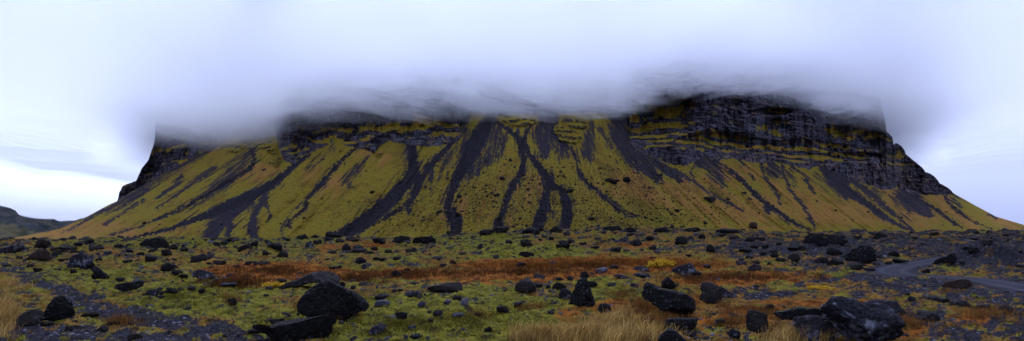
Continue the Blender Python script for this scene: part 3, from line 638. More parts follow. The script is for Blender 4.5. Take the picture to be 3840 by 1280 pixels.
HEROES = [
 (6, [(287,590),(300,560),(330,520),(390,470),(450,430),(500,418),(545,430),(600,465),(640,490),(700,515),(755,560),(800,600),(818,630),(790,660),(700,672),(640,690),(600,705),(520,690),(440,712),(370,695),(350,655),(300,635)], 'black', 'huge smooth black boulder with a rounded peak in the mossy foreground', 'huge smooth black boulder', .85, 5, 6),
 (6, [(-190,822),(-100,800),(0,775),(60,772),(130,740),(250,722),(400,712),(520,702),(575,735),(560,790),(530,850),(400,880),(150,880),(0,830),(-120,838)], 'black', 'long low black slab boulder at the picture bottom below the huge smooth boulder', 'long black slab', .55, 4, 5),
 (6, [(175,470),(215,430),(300,405),(370,370),(430,350),(490,345),(600,365),(638,390),(640,435),(560,430),(470,425),(350,440),(300,465),(220,475)], 'cong', 'arched dark ridge of rock right behind the huge smooth black boulder', 'arched dark ridge', .35, 3, 5),
 (6, [(1240,465),(1300,452),(1400,435),(1500,426),(1515,450),(1523,505),(1460,503),(1340,488),(1250,488)], 'black', 'black wedge slab with a squared end lying on the red marsh edge', 'squared black wedge', .5, 3, 4),
 (7, [(415,595),(430,540),(455,480),(480,420),(510,398),(550,395),(565,430),(580,480),(600,540),(608,575),(560,590),(500,605)], 'cong', 'tall pebbly pyramid boulder standing between smaller dark rocks', 'tall pebbly pyramid', .7, 1, 6),
 (7, [(960,540),(975,470),(1000,432),(1040,440),(1080,475),(1150,490),(1220,500),(1290,520),(1345,560),(1353,620),(1340,665),(1240,685),(1150,690),(1110,640),(1050,590),(980,570)], 'cong', 'massive sloping pebbly boulder beside tall orange grass', 'massive sloping pebbly boulder', .75, 5, 6),
 (7, [(1095,475),(1100,425),(1120,400),(1140,385),(1165,400),(1195,430),(1210,465),(1180,488)], 'cong', 'knobbly dark rock perched behind the massive sloping pebbly boulder', 'knobbly perched rock', .7, 3, 4),
 (7, [(1380,560),(1400,500),(1385,480),(1400,430),(1450,425),(1500,440),(1540,480),(1545,540),(1530,590),(1460,590),(1400,580)], 'cong', 'upright dark boulder with a steep face at the edge of the purple gravel', 'upright steep-faced boulder', .7, 5, 5),
 (7, [(1530,460),(1560,470),(1600,500),(1635,525),(1620,545),(1560,545),(1530,500)], 'lichen', 'low pointed lichened rock leaning against the upright steep-faced boulder', 'leaning pointed rock', .7, 3, 4),
 (7, [(1170,345),(1215,315),(1270,300),(1310,285),(1340,310),(1360,350),(1400,355),(1365,395),(1290,400),(1220,375)], 'lichen', 'lumpy grey-flecked boulder just past the yellow bush', 'lumpy grey-flecked boulder', .7, 4, 5),
 (7, [(1125,775),(1130,710),(1180,698),(1260,695),(1375,690),(1355,730),(1345,770),(1290,795),(1200,795)], 'cong', 'flat-topped dark block below the massive sloping pebbly boulder', 'flat-topped dark block', .6, 3, 5),
 (7, [(1068,870),(1100,820),(1150,775),(1200,780),(1240,820),(1285,855),(1290,890),(1068,890)], 'cong', 'pointed pebbly boulder cut by the bottom edge under the flat-topped block', 'pointed bottom boulder', .7, 3, 5),
 (7, [(1725,760),(1728,680),(1740,640),(1775,632),(1820,645),(1870,660),(1880,720),(1875,790),(1820,805),(1750,795)], 'cong', 'squarish upright dark boulder in rusty grass next to the lichened outcrop', 'squarish upright boulder', .8, 5, 5),
 (8, [(450,640),(490,610),(530,560),(600,548),(680,565),(740,600),(830,630),(920,650),(980,680),(1005,730),(1010,800),(960,850),(820,880),(640,880),(560,830),(500,750),(460,690)], 'lichen', 'very large black boulder blotched with pale grey lichen at bottom right', 'very large lichen-blotched boulder', .75, 6, 6),
 (8, [(730,590),(790,565),(870,558),(950,565),(1010,620),(1030,665),(980,680),(860,660),(780,640)], 'lichen', 'dark lichened rock back to back with the very large lichen-blotched boulder', 'dark back rock', .6, 4, 5),
 (8, [(60,665),(130,650),(200,625),(260,612),(400,620),(450,640),(460,670),(400,680),(280,700),(130,710)], 'mossy', 'long grey rock ledge capped with moss behind the pale lichened outcrop', 'moss-capped ledge', .5, 4, 5),
 (8, [(180,760),(220,700),(290,685),(370,675),(430,690),(480,730),(505,790),(480,860),(300,880),(200,850),(170,800)], 'lichen', 'pale grey lichened outcrop beside the very large lichen-blotched boulder', 'pale lichened outcrop', .7, 5, 6),
 (8, [(255,140),(262,100),(320,70),(400,65),(470,75),(550,75),(575,110),(590,150),(500,165),(380,162),(270,155)], 'mossy', 'broad flat-topped boulder with a green moss cap near the mountain foot', 'broad moss-capped boulder', .6, 3, 5),
 (8, [(585,270),(600,230),(640,190),(690,155),(740,150),(780,180),(795,230),(800,270),(740,290),(620,290)], 'cong', 'great rounded knobbly boulder on the gravel left of the track bend', 'great rounded knobbly boulder', .8, 5, 5),
 (5, [(300,700),(320,650),(345,590),(380,540),(410,530),(450,535),(480,570),(495,630),(515,690),(470,710),(380,715)], 'cong', 'tall egg-shaped pebbly boulder on the gravel path', 'tall egg-shaped boulder', .8, 4, 6),
 (5, [(118,700),(140,670),(190,635),(240,628),(275,650),(285,700),(260,735),(180,750),(125,745)], 'cong', 'squat dark boulder next to the tall egg-shaped boulder', 'squat dark boulder', .8, 4, 5),
 (5, [(1020,180),(1025,140),(1060,110),(1120,98),(1180,105),(1205,140),(1215,175),(1130,182)], 'mossy', 'big moss-topped dome of black rock on the plain below the fan of scree', 'big moss-topped dome', .7, 3, 5),
 (5, [(245,170),(258,140),(275,112),(310,108),(345,130),(360,165),(345,190),(300,188)], 'brown', 'angular chocolate brown block standing tall above the rocky mounds', 'angular brown block', .8, 6, 4),
 (5, [(195,262),(215,225),(250,195),(285,175),(320,190),(345,235),(350,262),(320,275),(240,268)], 'brown', 'dark brown cone-shaped rock directly below the angular brown block', 'dark brown cone rock', .8, 5, 4),
 (5, [(490,320),(500,260),(530,225),(570,205),(610,225),(640,270),(665,310),(655,338),(590,330),(540,322)], 'lichen', 'craggy lichened boulder on a grassy knoll', 'craggy knoll boulder', .8, 5, 5),
 (5, [(665,310),(690,298),(730,330),(765,370),(800,405),(740,405),(700,375),(675,345)], 'cong', 'narrow leaning rock rib running down from the craggy knoll boulder', 'narrow rock rib', .4, 3, 4),
 (5, [(0,215),(0,180),(60,155),(130,148),(160,175),(120,210),(60,222)], 'lichen', 'grey lichen-covered slab heap at the far left edge of the plain', 'grey slab heap', .7, 4, 4),
 (5, [(1170,340),(1180,300),(1220,282),(1270,300),(1295,330),(1270,350),(1200,352)], 'mossy', 'rounded boulder with a mossy crown above the gravelly knoll', 'mossy-crowned boulder', .8, 3, 4),
 (5, [(1395,380),(1410,350),(1450,330),(1500,345),(1545,365),(1568,410),(1500,412),(1420,392)], 'lichen', 'white-flecked lichened rock at the edge of the dark red marsh', 'white-flecked marsh rock', .6, 4, 5),
 (5, [(830,465),(860,440),(920,428),(1000,418),(1030,430),(1020,460),(970,488),(900,492),(850,480)], 'cong', 'long low hump of dark rock on the mossy knoll', 'long low dark hump', .5, 3, 5),
 (7, [(15,470),(35,435),(80,412),(140,415),(175,445),(178,480),(150,508),(60,505),(20,495)], 'cong', 'bulky pebbled boulder under the stony grey hillock', 'bulky pebbled boulder', .8, 4, 5),
 (7, [(292,480),(300,445),(330,428),(370,435),(405,460),(390,482),(330,490)], 'black', 'smooth charcoal rock between the bulky pebbled boulder and the tall pyramid', 'smooth charcoal rock', .8, 4, 4),
 (7, [(330,555),(345,510),(370,475),(410,475),(440,505),(435,545),(400,562)], 'lichen', 'grey-speckled rock touching the foot of the tall pebbly pyramid', 'grey-speckled rock', .8, 4, 4),
 (7, [(496,390),(505,355),(540,345),(562,365),(566,395),(530,402)], 'black', 'small black rock poking up behind the tip of the tall pebbly pyramid', 'small black tip rock', .8, 4, 4),
 (7, [(880,345),(900,315),(950,308),(1000,325),(1015,350),(950,355)], 'lichen', 'flat grey rock resting on the marsh edge before the yellow bush', 'flat grey marsh rock', .6, 3, 4),
 (7, [(48,225),(60,205),(110,202),(160,215),(168,248),(100,248),(52,238)], 'black', 'flat dark slab rock in the open moss above the orange marsh', 'flat dark moss slab', .6, 4, 4),
 (7, [(630,640),(640,590),(680,580),(725,600),(732,650),(700,672),(650,665)], 'cong', 'round pebbled rock in front of the orange grass', 'round pebbled rock', .8, 3, 4),
 (7, [(1422,205),(1430,160),(1455,147),(1480,165),(1490,200),(1450,212)], 'black', 'solitary upright black rock standing among low rocks on grey gravel', 'upright black rock', .8, 4, 4),
 (7, [(1728,352),(1745,310),(1780,290),(1820,300),(1835,325),(1800,350)], 'cong', 'humped dark rock on the moss by the marsh end', 'humped marsh-end rock', .8, 4, 4),
 (7, [(1740,30),(1742,0),(1760,-15),(1790,-12),(1802,5),(1798,38),(1765,40)], 'brown', 'tall dark block perched on the foot of the mountain slope', 'tall slope-foot block', .8, 4, 4),
 (8, [(1236,300),(1250,265),(1290,245),(1320,240),(1340,215),(1370,215),(1388,250),(1375,290),(1300,300)], 'black', 'pair-like jagged black rock on the bank inside the track bend', 'jagged bank rock', .7, 5, 4),
 (8, [(1290,475),(1340,430),(1400,408),(1440,398),(1480,410),(1497,450),(1460,470),(1380,478)], 'brown', 'low pointed gravelly hump ringed by orange grass beside the track', 'pointed gravelly hump', .8, 3, 4),
 (8, [(1100,700),(1120,650),(1180,640),(1250,655),(1272,700),(1240,722),(1150,705)], 'cong', 'rough sunken rock on black gravel past the very large lichen-blotched boulder', 'rough sunken rock', .8, 4, 4),
 (8, [(1705,635),(1715,600),(1750,590),(1790,610),(1792,645),(1740,650)], 'cong', 'knobbly rock beside green moss at the lower right', 'knobbly moss-side rock', .8, 4, 4),
 (8, [(148,270),(160,230),(190,212),(225,220),(242,255),(220,285),(170,282)], 'black', 'plump black rock on the moss below the broad moss-capped boulder', 'plump black rock', .8, 4, 4),
 (8, [(335,290),(355,260),(400,238),(440,250),(450,285),(390,295)], 'cong', 'triangular pebbled rock between the plump black rock and the knobbly boulder', 'triangular pebbled rock', .8, 4, 4),
 (8, [(440,225),(445,180),(470,165),(520,185),(550,215),(540,238),(480,232)], 'cong', 'twin-humped rock with a whitish streak below the broad moss-capped boulder', 'twin-humped rock', .8, 4, 4),
 (8, [(885,240),(895,205),(930,195),(960,215),(965,238),(920,245)], 'black', 'lone dark rock on the gravel flat beyond the track', 'lone gravel-flat rock', .8, 4, 4),
 (6, [(1010,650),(1060,645),(1110,655),(1105,700),(1065,712),(1030,700)], 'black', 'square black stone sunk in foreground moss beyond the huge smooth boulder', 'square sunken black stone', .8, 5, 4),
 (6, [(818,790),(850,755),(910,735),(960,745),(935,780),(880,812),(830,808)], 'lichen', 'wedge-shaped rock flecked with white lichen at the bottom of the moss', 'white-flecked wedge rock', .7, 4, 4),
 (6, [(620,190),(635,155),(660,142),(690,165),(698,200),(655,205)], 'black', 'sharp black pyramid rock on the plain under the long grey scree tongue', 'sharp black pyramid rock', .8, 4, 4),
 (6, [(725,290),(730,250),(760,240),(800,260),(805,290),(760,296)], 'cong', 'blocky dark rock at the start of the gravelly hillock', 'blocky hillock rock', .8, 4, 4),
 (6, [(985,388),(990,355),(1020,338),(1060,360),(1062,385),(1020,392)], 'black', 'black rock with a notched top at the marsh edge of the gravelly hillock', 'notched black rock', .8, 4, 4),
 (6, [(1130,140),(1160,100),(1240,90),(1310,105),(1325,145),(1240,152)], 'black', 'dark rock mass at the mountain foot in a tan hollow', 'dark hollow rock mass', .5, 5, 4),
 (6, [(985,140),(1010,95),(1060,85),(1125,95),(1130,142),(1060,148)], 'mossy', 'moss-topped rock heap beside the dark rock mass at the mountain foot', 'moss-topped foot heap', .5, 5, 4),
]
for h in HEROES: hero(*h)
# ---- the smaller rocks, (crop, cx, base, width, height, material)
SM = """5:640,160,60,50,k 5:1095,285,80,60,k 5:1440,290,120,80,k 5:1595,305,90,38,b 5:1285,385,75,45,c 5:1105,535,85,55,l 5:1245,515,80,50,k 5:1825,305,90,35,k 5:265,360,60,45,k 5:530,365,40,35,k 5:868,430,60,35,m 5:1697,600,60,55,k 5:645,687,100,35,b 5:735,800,75,45,c 5:810,745,90,30,k 5:1860,805,110,35,k 5:970,855,90,50,b 5:1390,495,60,40,c 5:1470,520,45,40,k 5:1185,530,45,38,k 5:460,125,35,25,k 5:1775,200,90,60,k 5:690,200,110,50,k 5:475,205,110,50,m 5:385,200,60,28,b 5:1260,195,60,45,k 5:925,290,65,30,k 5:1700,130,80,35,k 5:1560,125,60,28,k 5:325,755,80,35,m 5:520,785,100,40,b 5:1520,300,40,20,k 5:780,230,60,35,l 5:860,180,60,30,k 5:930,215,60,25,k 5:1020,235,50,25,k 5:1340,205,60,30,k 5:1720,325,60,28,b 5:1640,160,50,25,k 5:210,325,50,28,c 5:35,320,50,25,k 5:560,170,60,30,k 5:450,285,60,25,c 5:690,415,60,50,k 5:1325,400,70,30,b 5:1170,555,70,25,k 5:1660,465,110,35,l 5:1715,440,70,30,c
6:915,610,110,55,g 6:915,562,105,55,c 6:1210,615,58,50,g 6:1523,600,65,62,g 6:1330,680,75,50,l 6:1480,695,100,45,g 6:1140,540,105,55,l 6:1805,660,95,55,b 6:1700,795,65,42,k 6:1108,365,50,35,k 6:740,215,120,40,k 6:385,172,60,50,l 6:125,190,110,55,k 6:545,225,75,32,b 6:1130,215,85,40,k 6:1690,85,110,45,k 6:630,468,40,40,k 6:708,485,40,32,k 6:180,430,70,32,k 6:575,335,90,30,m 6:1320,268,90,20,b 6:700,135,100,45,k 6:895,150,100,45,k 6:65,238,45,38,k 6:30,305,120,30,k 6:140,745,110,45,k 6:1620,690,60,40,k 6:790,335,40,40,l 6:825,228,60,28,k 6:920,275,50,30,k 6:1030,268,70,30,k 6:430,108,65,30,k 6:530,130,70,35,k 6:1370,320,50,25,l 6:1440,298,45,25,k 6:1270,725,50,30,b 6:1140,780,60,35,g 6:1515,785,28,26,g 6:1160,850,80,35,l 6:1095,845,35,30,g 6:1255,850,30,35,g 6:1400,595,60,40,g 6:1470,560,70,40,b 6:880,270,60,30,k 6:220,130,50,25,k 6:80,150,50,35,k 6:1505,225,50,20,k 6:1640,190,50,40,k 6:965,215,60,25,k 6:610,140,60,30,k 6:1200,550,50,22,c 6:1055,502,35,20,k 6:1010,508,45,22,l
7:590,470,80,55,k 7:565,612,90,45,c 7:1635,700,70,40,c 7:1530,745,70,40,k 7:955,400,130,40,l 7:70,320,80,40,k 7:1685,308,80,40,l 7:1800,300,70,38,k 7:1010,130,60,42,k 7:870,92,70,32,b 7:430,148,60,32,k 7:290,125,38,28,k 7:205,128,35,22,k 7:625,120,40,22,k 7:180,85,50,50,k 7:1395,115,50,38,k 7:1630,112,75,30,b 7:1720,220,90,45,k 7:1745,258,55,25,k 7:1290,248,50,20,k 7:750,335,60,25,k 7:660,365,90,45,g 7:200,475,55,40,c 7:200,410,100,50,c 7:435,415,60,35,k 7:350,420,60,30,c 7:730,460,70,32,l 7:895,470,60,38,l 7:52,608,80,35,c 7:610,190,70,30,k 7:345,178,50,28,k 7:1650,70,130,35,k 7:1220,138,50,25,k 7:1780,185,55,30,k 7:1510,190,70,30,k 7:1310,120,45,25,k 7:105,172,45,22,k 7:285,670,50,28,l 7:1635,845,90,75,l 7:790,405,90,40,l 7:670,80,50,25,k 7:730,125,50,22,k 7:825,128,50,22,b 7:560,60,50,22,k 7:520,160,60,22,k 7:1120,62,70,26,k 7:1540,100,80,30,k 7:1860,185,50,30,k 7:1035,260,60,18,k 7:1430,330,60,25,l 7:1310,835,90,50,l
8:195,285,60,40,l 8:510,305,110,60,c 8:1165,362,55,35,k 8:1435,605,130,40,c 8:1290,580,90,35,c 8:660,340,85,50,k 8:760,345,85,28,k 8:990,290,100,40,k 8:890,298,45,25,k 8:100,285,70,35,k 8:12,305,30,30,k 8:195,200,80,35,k 8:50,220,60,30,k 8:260,200,60,40,k 8:85,165,40,22,k 8:780,88,40,28,k 8:1365,80,45,28,k 8:1535,80,35,28,k 8:1750,100,35,30,k 8:1140,162,45,20,k 8:1060,195,30,14,b 8:1290,170,50,12,b 8:1595,625,90,30,l 8:1860,325,60,30,l 8:1620,160,70,48,k 8:1480,195,90,30,k 8:20,640,70,45,k 8:1270,215,45,22,b 8:1520,125,60,22,k 8:1230,90,50,22,k 8:1080,115,50,22,k 8:700,145,30,15,k 8:820,255,50,25,k 8:1210,560,70,30,l 8:1060,570,50,35,l 8:1540,355,20,12,k 8:1650,700,30,20,g 8:800,305,50,22,k 8:580,250,50,22,k 8:1420,300,50,25,k"""
MK = {'k': 'black', 'b': 'brown', 'c': 'cong', 'l': 'lichen', 'm': 'mossy', 'g': 'grey'}
LIB = []
for i in range(16): LIB.append(sculpt(4, 100 + i, None, [9, 5, 12, 7][i % 4], .20, .85, .06, [.75, .9, .62, .8][i % 4]))
LIBM = {}
def lib_mesh(i, mat):
    k = (i, mat)
    if k not in LIBM:
        o = mesh_np('boulder', *LIB[i], RM[mat]); LIBM[k] = o.data; bpy.data.objects.remove(o)
    return LIBM[k]
SHAPE = ['angular', 'rounded', 'jagged', 'blocky']
COLW = {'black': 'black', 'brown': 'brown', 'cong': 'pebbly dark', 'lichen': 'lichen-grey', 'mossy': 'moss-capped', 'grey': 'pale grey'}
USED = {}
def describe(X, Y, w, mat, li):
    ds = sorted(((X - p[0]) ** 2 + 6 * (Y - p[1]) ** 2, p[0], p[1], p[2]) for p in PLACED[:len(HEROES)])
    a, b = ds[0], ds[1]
    rel = ('just behind' if Y < a[2] - 7 else 'just in front of' if Y > a[2] + 7 else 'beside')
    size = 'tiny' if w < 18 else 'small' if w < 30 else 'medium' if w < 45 else 'large'
    l = '%s %s %s rock %s the %s' % (size, SHAPE[li % 4], COLW[mat], rel, a[3])
    if l in USED: l = '%s %s %s rock %s the %s, toward the %s' % (size, SHAPE[li % 4], COLW[mat], rel, a[3], b[3])
    while len(l.split()) > 16: l = l.replace(' just', '', 1) if ' just' in l else l.replace(' ' + SHAPE[li % 4], '', 1) if SHAPE[li % 4] in l else l.rsplit(',', 1)[0]
    USED[l] = USED.get(l, 0) + 1
    return l
def rock(X, Y, w, h, mat, li=None, pos=None, group='boulders strewn over the plain', name='boulder', label=None, sink=.22):
    li = random.randrange(16) if li is None else li
    x, y, z, D = pos or hit(X, Y); s = D / F
    o = bpy.data.objects.new(name, lib_mesh(li, mat)); COL.objects.link(o)
    hw = w * s / 2 * 1.06; hh = h * s / 2 * 1.14
    o.scale = (hw, hw * random.uniform(.8, 1.1), hh); o.location = (x, y + hw * .5, z + hh * (1 - 2 * sink)); 
    o.rotation_euler = (random.uniform(-.12, .12), random.uniform(-.12, .12), random.choice((0, math.pi)) - math.atan2(x, y) + random.uniform(-.25, .25))
    prop(o, label or describe(X, Y, w, mat, li), 'boulder', group)
    return o
n_small = 0
for tok in SM.split():
    c, r = tok.split(':'); cx, by, w, h, k = r.split(','); X, Y = src(int(c), float(cx), float(by))
    rock(X, Y, float(w) * .5123, float(h) * .5123, MK[k]); n_small += 1
for X, Y, w, h in ((1990,878,60,26),(2022,870,40,22),(2085,874,46,30),(2300,871,70,26),(2362,874,50,22),(2480,874,50,24),(2600,874,60,20),(1880,876,60,26),(1700,884,56,24),(1245,895,60,28),(1130,899,44,22),(2735,878,80,20)):
    rock(X, Y, w, h, 'black'); n_small += 1
EX = rng.uniform(0, 1, (24, 5))
for a, b, c, d, e in EX:
    X = 60 + a * 3720; Y = 905 + 75 * b ** 1.3
    if 1700 < X < 2700 and Y > 955: Y -= 45
    w = 26 + 26 * c; rock(X, Y, w, w * (.5 + .35 * d), 'black' if e < .7 else 'cong'); n_small += 1
print('heroes', len(HEROES), 'small', n_small)
# ---- rocks lying on the mountain slope
def slope_at(X, Y):
    Xs, P, Yr = SLOPE; i = int(np.clip(np.searchsorted(Xs, X), 0, len(Xs) - 1)); j = int(np.argmin(np.abs(Yr[:, i] - Y)))
    return P[j, i]
SL = [(4,730,602,85,38,'large flat-faced dark rock stranded alone on the orange right slope'),(4,535,660,34,20,'small dark rock low on the slope below the stranded flat-faced rock'),(4,145,487,86,34,'wide dark rock on the middle slope beside its rounder twin'),(4,235,482,54,34,'rounded dark rock on the middle slope beside its wider twin'),
      (4,440,445,32,16,'small flat rock at the lower rim of the grey scree field'),(3,448,468,34,22,'dark rock on the green slope between the two central gullies'),(3,410,568,28,16,'grey-brown rock lower down between the two central gullies'),(3,190,575,30,20,'round black rock beside the widest central gully'),
      (3,182,690,32,26,'dark rock lying inside the widest central gully near its mouth'),(2,630,552,34,20,'single black rock in the middle of the smooth left-centre slope'),(3,980,712,50,26,'dark rock in the stony green apron right of centre'),(3,78,665,32,14,'flat dark rock on lower slope left of the widest gully'),(5,525,655,18,10,'tiny dark rock alone on the right orange slope'),(3,850,545,46,26,'dark rock where the right central gully forks')]
for c, x, y, w, h, lab in SL:
    X, Y = CR[c][0] + x * .6286, CR[c][1] + y * .6286; p = slope_at(X, Y)
    rock(X, Y, w * .6286, h * .6286, 'black', pos=(p[0], p[1] - 2, p[2], p[1]), group='rocks stranded on the mountain slope', label=lab, sink=.2)
# ------------------------------------------------------------------ uncountable stones, one object each
def scatter_rocks(name, pts, sizes, mat, label, flat=.75, lv=2, cols=None):
    base = [sculpt(lv, 300 + i, None, 6, .22, .9, .05, .8) for i in range(6)]
    V, Fc, off = [], [], 0
    for i, (p, s) in enumerate(zip(pts, sizes)):
        v, f = base[i % 6]; a = rng.uniform(0, 6.28); ca, sa = math.cos(a), math.sin(a)
        v = v * np.array([s * rng.uniform(.7, 1.3), s * rng.uniform(.7, 1.1), s * flat * rng.uniform(.6, 1.2)])
        v = np.stack([v[:, 0] * ca - v[:, 1] * sa, v[:, 0] * sa + v[:, 1] * ca, v[:, 2]], -1) + p
        V.append(v); Fc.append(f + off); off += len(v)
    return prop(mesh_np(name, np.concatenate(V), np.concatenate(Fc), mat), label, 'stones', kind='stuff')
def stone_field():
    N = 52000
    u = rng.uniform(-1.0, 1.0, N); D = np.exp(rng.uniform(math.log(15), math.log(425), N)); x = u * D
    z = ground_z(x, D); X = 1920 + u * F; Y = HY - (z - CAMZ) / D * F
    mk = ground_masks(x, D, z); cl = fbm(u * 22, np.log(D) * 13, 3, 4, .6)
    den = .22 + .75 * ss(.3, .6, mk[:, 0]) + .5 * ss(.1, .6, cl) + .45 * ss(960, 900, Y) 
    den = den * (1 - .92 * ss(.25, .6, mk[:, 1])) * ss(ROADW * .9, ROADW * 1.3, road_dist(x, D))
    near = np.zeros(N)
    for q in PLACED:
        if len(q) > 4:
            lx, ly = q[3].location.x, q[3].location.y; rr = np.hypot(x - lx, D - ly) / (q[4] * 1.5 + .3); near = np.maximum(near, ss(2.0, 1.0, rr))
    den = den + 1.1 * near + .7 * blobs(X, Y, [(2950,1215,330,60,1),(2700,1190,120,40,.6),(2000,1070,150,30,1),(1650,1120,160,30,.8),(700,1060,200,40,.8),(350,1230,200,40,1)])
    keep = rng.uniform(0, 1, N) < den * .5
    x, D, z, cl = x[keep], D[keep], z[keep], cl[keep]; n = len(x)
    px = np.exp(rng.normal(math.log(3.5), .62, n)) * (1 + .45 * ss(.1, .7, cl)) * (1 + .5 * ss(60, 250, D)); px = np.clip(px, 1.5, 17)
    s = px * D / F
    pale = (rng.uniform(0, 1, n) < np.where(D < 70, .35, .06))
    k = ~pale
    scatter_rocks('stones', np.stack([x, D, z - .15 * s], -1)[k], s[k], RM['cong'], 'countless small dark stones scattered over moss and gravel')
    scatter_rocks('pale_stones', np.stack([x, D, z - .15 * s], -1)[pale], s[pale] * .8, RM['grey'], 'countless small grey stones mixed into moss and gravel')
    print('stones', n)
stone_field()
def rubble_field():
    N = 14000; u = rng.uniform(-1.0, 1.0, N); D = np.exp(rng.uniform(math.log(55), math.log(425), N)); x = u * D
    z = ground_z(x, D); X = 1920 + u * F; Y = HY - (z - CAMZ) / D * F; mk = ground_masks(x, D, z); cl = fbm(u * 14, np.log(D) * 9, 41, 3, .6)
    den = (.12 + .9 * ss(0, .55, cl)) * ss(1030, 950, Y) * (.55 + .6 * ss(1500, 900, X) + .35 * ss(2100, 2600, X)) * (1 - ss(.2, .5, mk[:, 1])) * ss(ROADW * 1.1, ROADW * 1.6, road_dist(x, D))
    keep = rng.uniform(0, 1, N) < den * .34; x, D, z = x[keep], D[keep], z[keep]
    s = np.clip(np.exp(rng.normal(math.log(6.8), .42, len(x))), 3.5, 15) * D / F
    scatter_rocks('rubble', np.stack([x, D, z - .1 * s], -1), s, RM['black'], 'dense belt of broken black rocks lying below the mountain slope', flat=.8, lv=3)
    print('rubble', len(x))
rubble_field()
def slope_stones():
    Xs, P, Yr = SLOPE; N = 14000
    X = rng.uniform(250, 3800, N); Y = rng.uniform(560, 880, N)
    clump = fbm(X / 40, Y / 22, 6, 3, .6)
    den = blobs(X, Y, [(1930,740,400,130,.9),(2330,720,200,110,.8),(2280,830,340,60,1),(1560,800,260,60,.6),(1650,600,150,60,.2),(2500,640,180,90,.4),(2650,760,260,60,.3),(800,840,300,40,.18),(1300,600,120,60,.2),(3000,780,700,70,.06)]) + .02
    keep = rng.uniform(0, 1, N) < den * (.3 + 1.3 * ss(-.1, .5, clump))
    X, Y = X[keep], Y[keep]; i = np.clip(np.searchsorted(Xs, X), 0, len(Xs) - 1)
    top, foot = Yr[-1, i], Yr[0, i]; t = (Y - foot) / (top - foot); ok = (t > .02) & (t < .93); X, Y, i, t = X[ok], Y[ok], i[ok], t[ok]
    j = np.clip(np.round(t * (P.shape[0] - 1)), 0, P.shape[0] - 1).astype(int); p = P[j, i]
    s = np.clip(np.exp(rng.normal(math.log(2.6), .5, len(X))), 1.2, 9) * p[:, 1] / F
    scatter_rocks('slope_stones', p, s, RM['black'], 'countless fallen dark stones dotting the mossy mountain slope', lv=2)
    print('slope stones', len(X))
slope_stones()
# ------------------------------------------------------------------ grass, moss cushions, bushes
def blade_mat():
    n = NT('grass_blades'); a = n.add('ShaderNodeAttribute'); a.attribute_name = 'tint'; n.color(a.outputs['Color']); n.b.inputs['Roughness'].default_value = .8; n.b.inputs['Specular IOR Level'].default_value = .1
    return n.m
BM = blade_mat()
def blades(name, x, y, h, w, lean, c0, c1, label, wind=(.25, .0), cat='grass'):
    n = len(x); z = ground_z(x, y) - .01; a = rng.uniform(0, math.pi, n)
    ln = rng.normal(0, 1, (n, 2)) * lean + np.array(wind)
    dx, dy = np.cos(a) * w / 2, np.sin(a) * w / 2
    b = np.stack([x, y, z], -1); m = b + np.stack([ln[:, 0] * h * .25, ln[:, 1] * h * .25, h * .6], -1); t = b + np.stack([ln[:, 0] * h * .75, ln[:, 1] * h * .75, h], -1)
    o = np.stack([dx, dy, 0 * dx], -1)
    V = np.stack([b - o, b + o, m + o * .7, m - o * .7, t + o * .15, t - o * .15], 1).reshape(-1, 3)
    k = np.arange(n)[:, None] * 6; Fc = np.stack([k + np.array([[0, 1, 2, 3]]), k + np.array([[3, 2, 4, 5]])], 1).reshape(-1, 4)
    q = rng.uniform(0, 1, (n, 1)); col = np.array(c0) * (1 - q) + np.array(c1) * q; tuft = np.repeat(rng.uniform(.6, 1.25, (n // 26 + 1, 1)), 26, 0)[:n]; col = np.repeat(col * rng.uniform(.6, 1.3, (n, 1)) * tuft, 6, 0)
    return prop(mesh_np(name, V, Fc, BM, smooth=False, colors={'tint': col}), label, cat, kind='stuff')
def patch_pts(items, n):
    """items: photo-pixel ellipses (X, Y, rx, ry); points spread on the ground they cover, in tufts"""
    out = []; w = np.array([i[2] * i[3] for i in items], float); w /= w.sum()
    for it, k in zip(items, (w * n).astype(int)):
        nt = max(4, k // 26); r = np.minimum(np.abs(rng.normal(0, .62, nt)), 1.7); a = rng.uniform(0, 6.283, nt)
        X = it[0] + r * np.cos(a) * it[2]; Y = it[1] + r * np.sin(a) * it[3]
        tx, ty = [], []
        for xx, yy in zip(X, Y):
            u = (xx - 1920) / F; e = (HY - yy) / F; D = None
            z = flat_hit(u, e); tx.append(u * z); ty.append(z)
        tx, ty = np.repeat(tx, 26), np.repeat(ty, 26); sp = .004 * ty + .06
        out.append(np.stack([tx + rng.normal(0, 1, len(tx)) * sp, ty + rng.normal(0, 1, len(tx)) * sp], -1))
    return np.concatenate(out)
_HC = {}
def flat_hit(u, e):
    k = round(u * 150)
    if k not in _HC:
        uu = k / 150.0; _HC[k] = np.maximum.accumulate((ground_z(uu * _Dm, _Dm, False) - CAMZ) / _Dm)
    i = int(np.searchsorted(_HC[k], e)); return _Dm[min(i, len(_Dm) - 1)]
DRY = [(2200,1270,230,26),(2280,1225,110,22),(2060,1278,150,14),(2330,1190,45,14),(20,1180,34,70),(10,1075,60,18),(2960,1272,90,14),(3060,1275,60,10)]
p = patch_pts(DRY, 15000); blades('grass', p[:, 0], p[:, 1], rng.uniform(.12, .50, len(p)), .017, .42, (.24, .125, .028), (.66, .43, .13), 'tall straw-coloured dry grass in the foreground')
RUST = [(2420,1150,130,38),(2330,1110,60,25),(2480,1200,120,30),(2850,1180,90,22),(3020,1180,220,14),(2750,1215,80,25),(3400,1220,120,26),(3700,1185,120,24),(1270,1190,110,16),(1800,1190,60,12),(2950,1240,60,26),(3330,1170,40,30),(870,1130,60,20),(460,1210,90,16),(3560,1100,70,6),(3600,1080,60,8),(1130,1160,50,14),(2000,1160,60,14),(2570,1120,60,18),(2700,1150,50,16)]
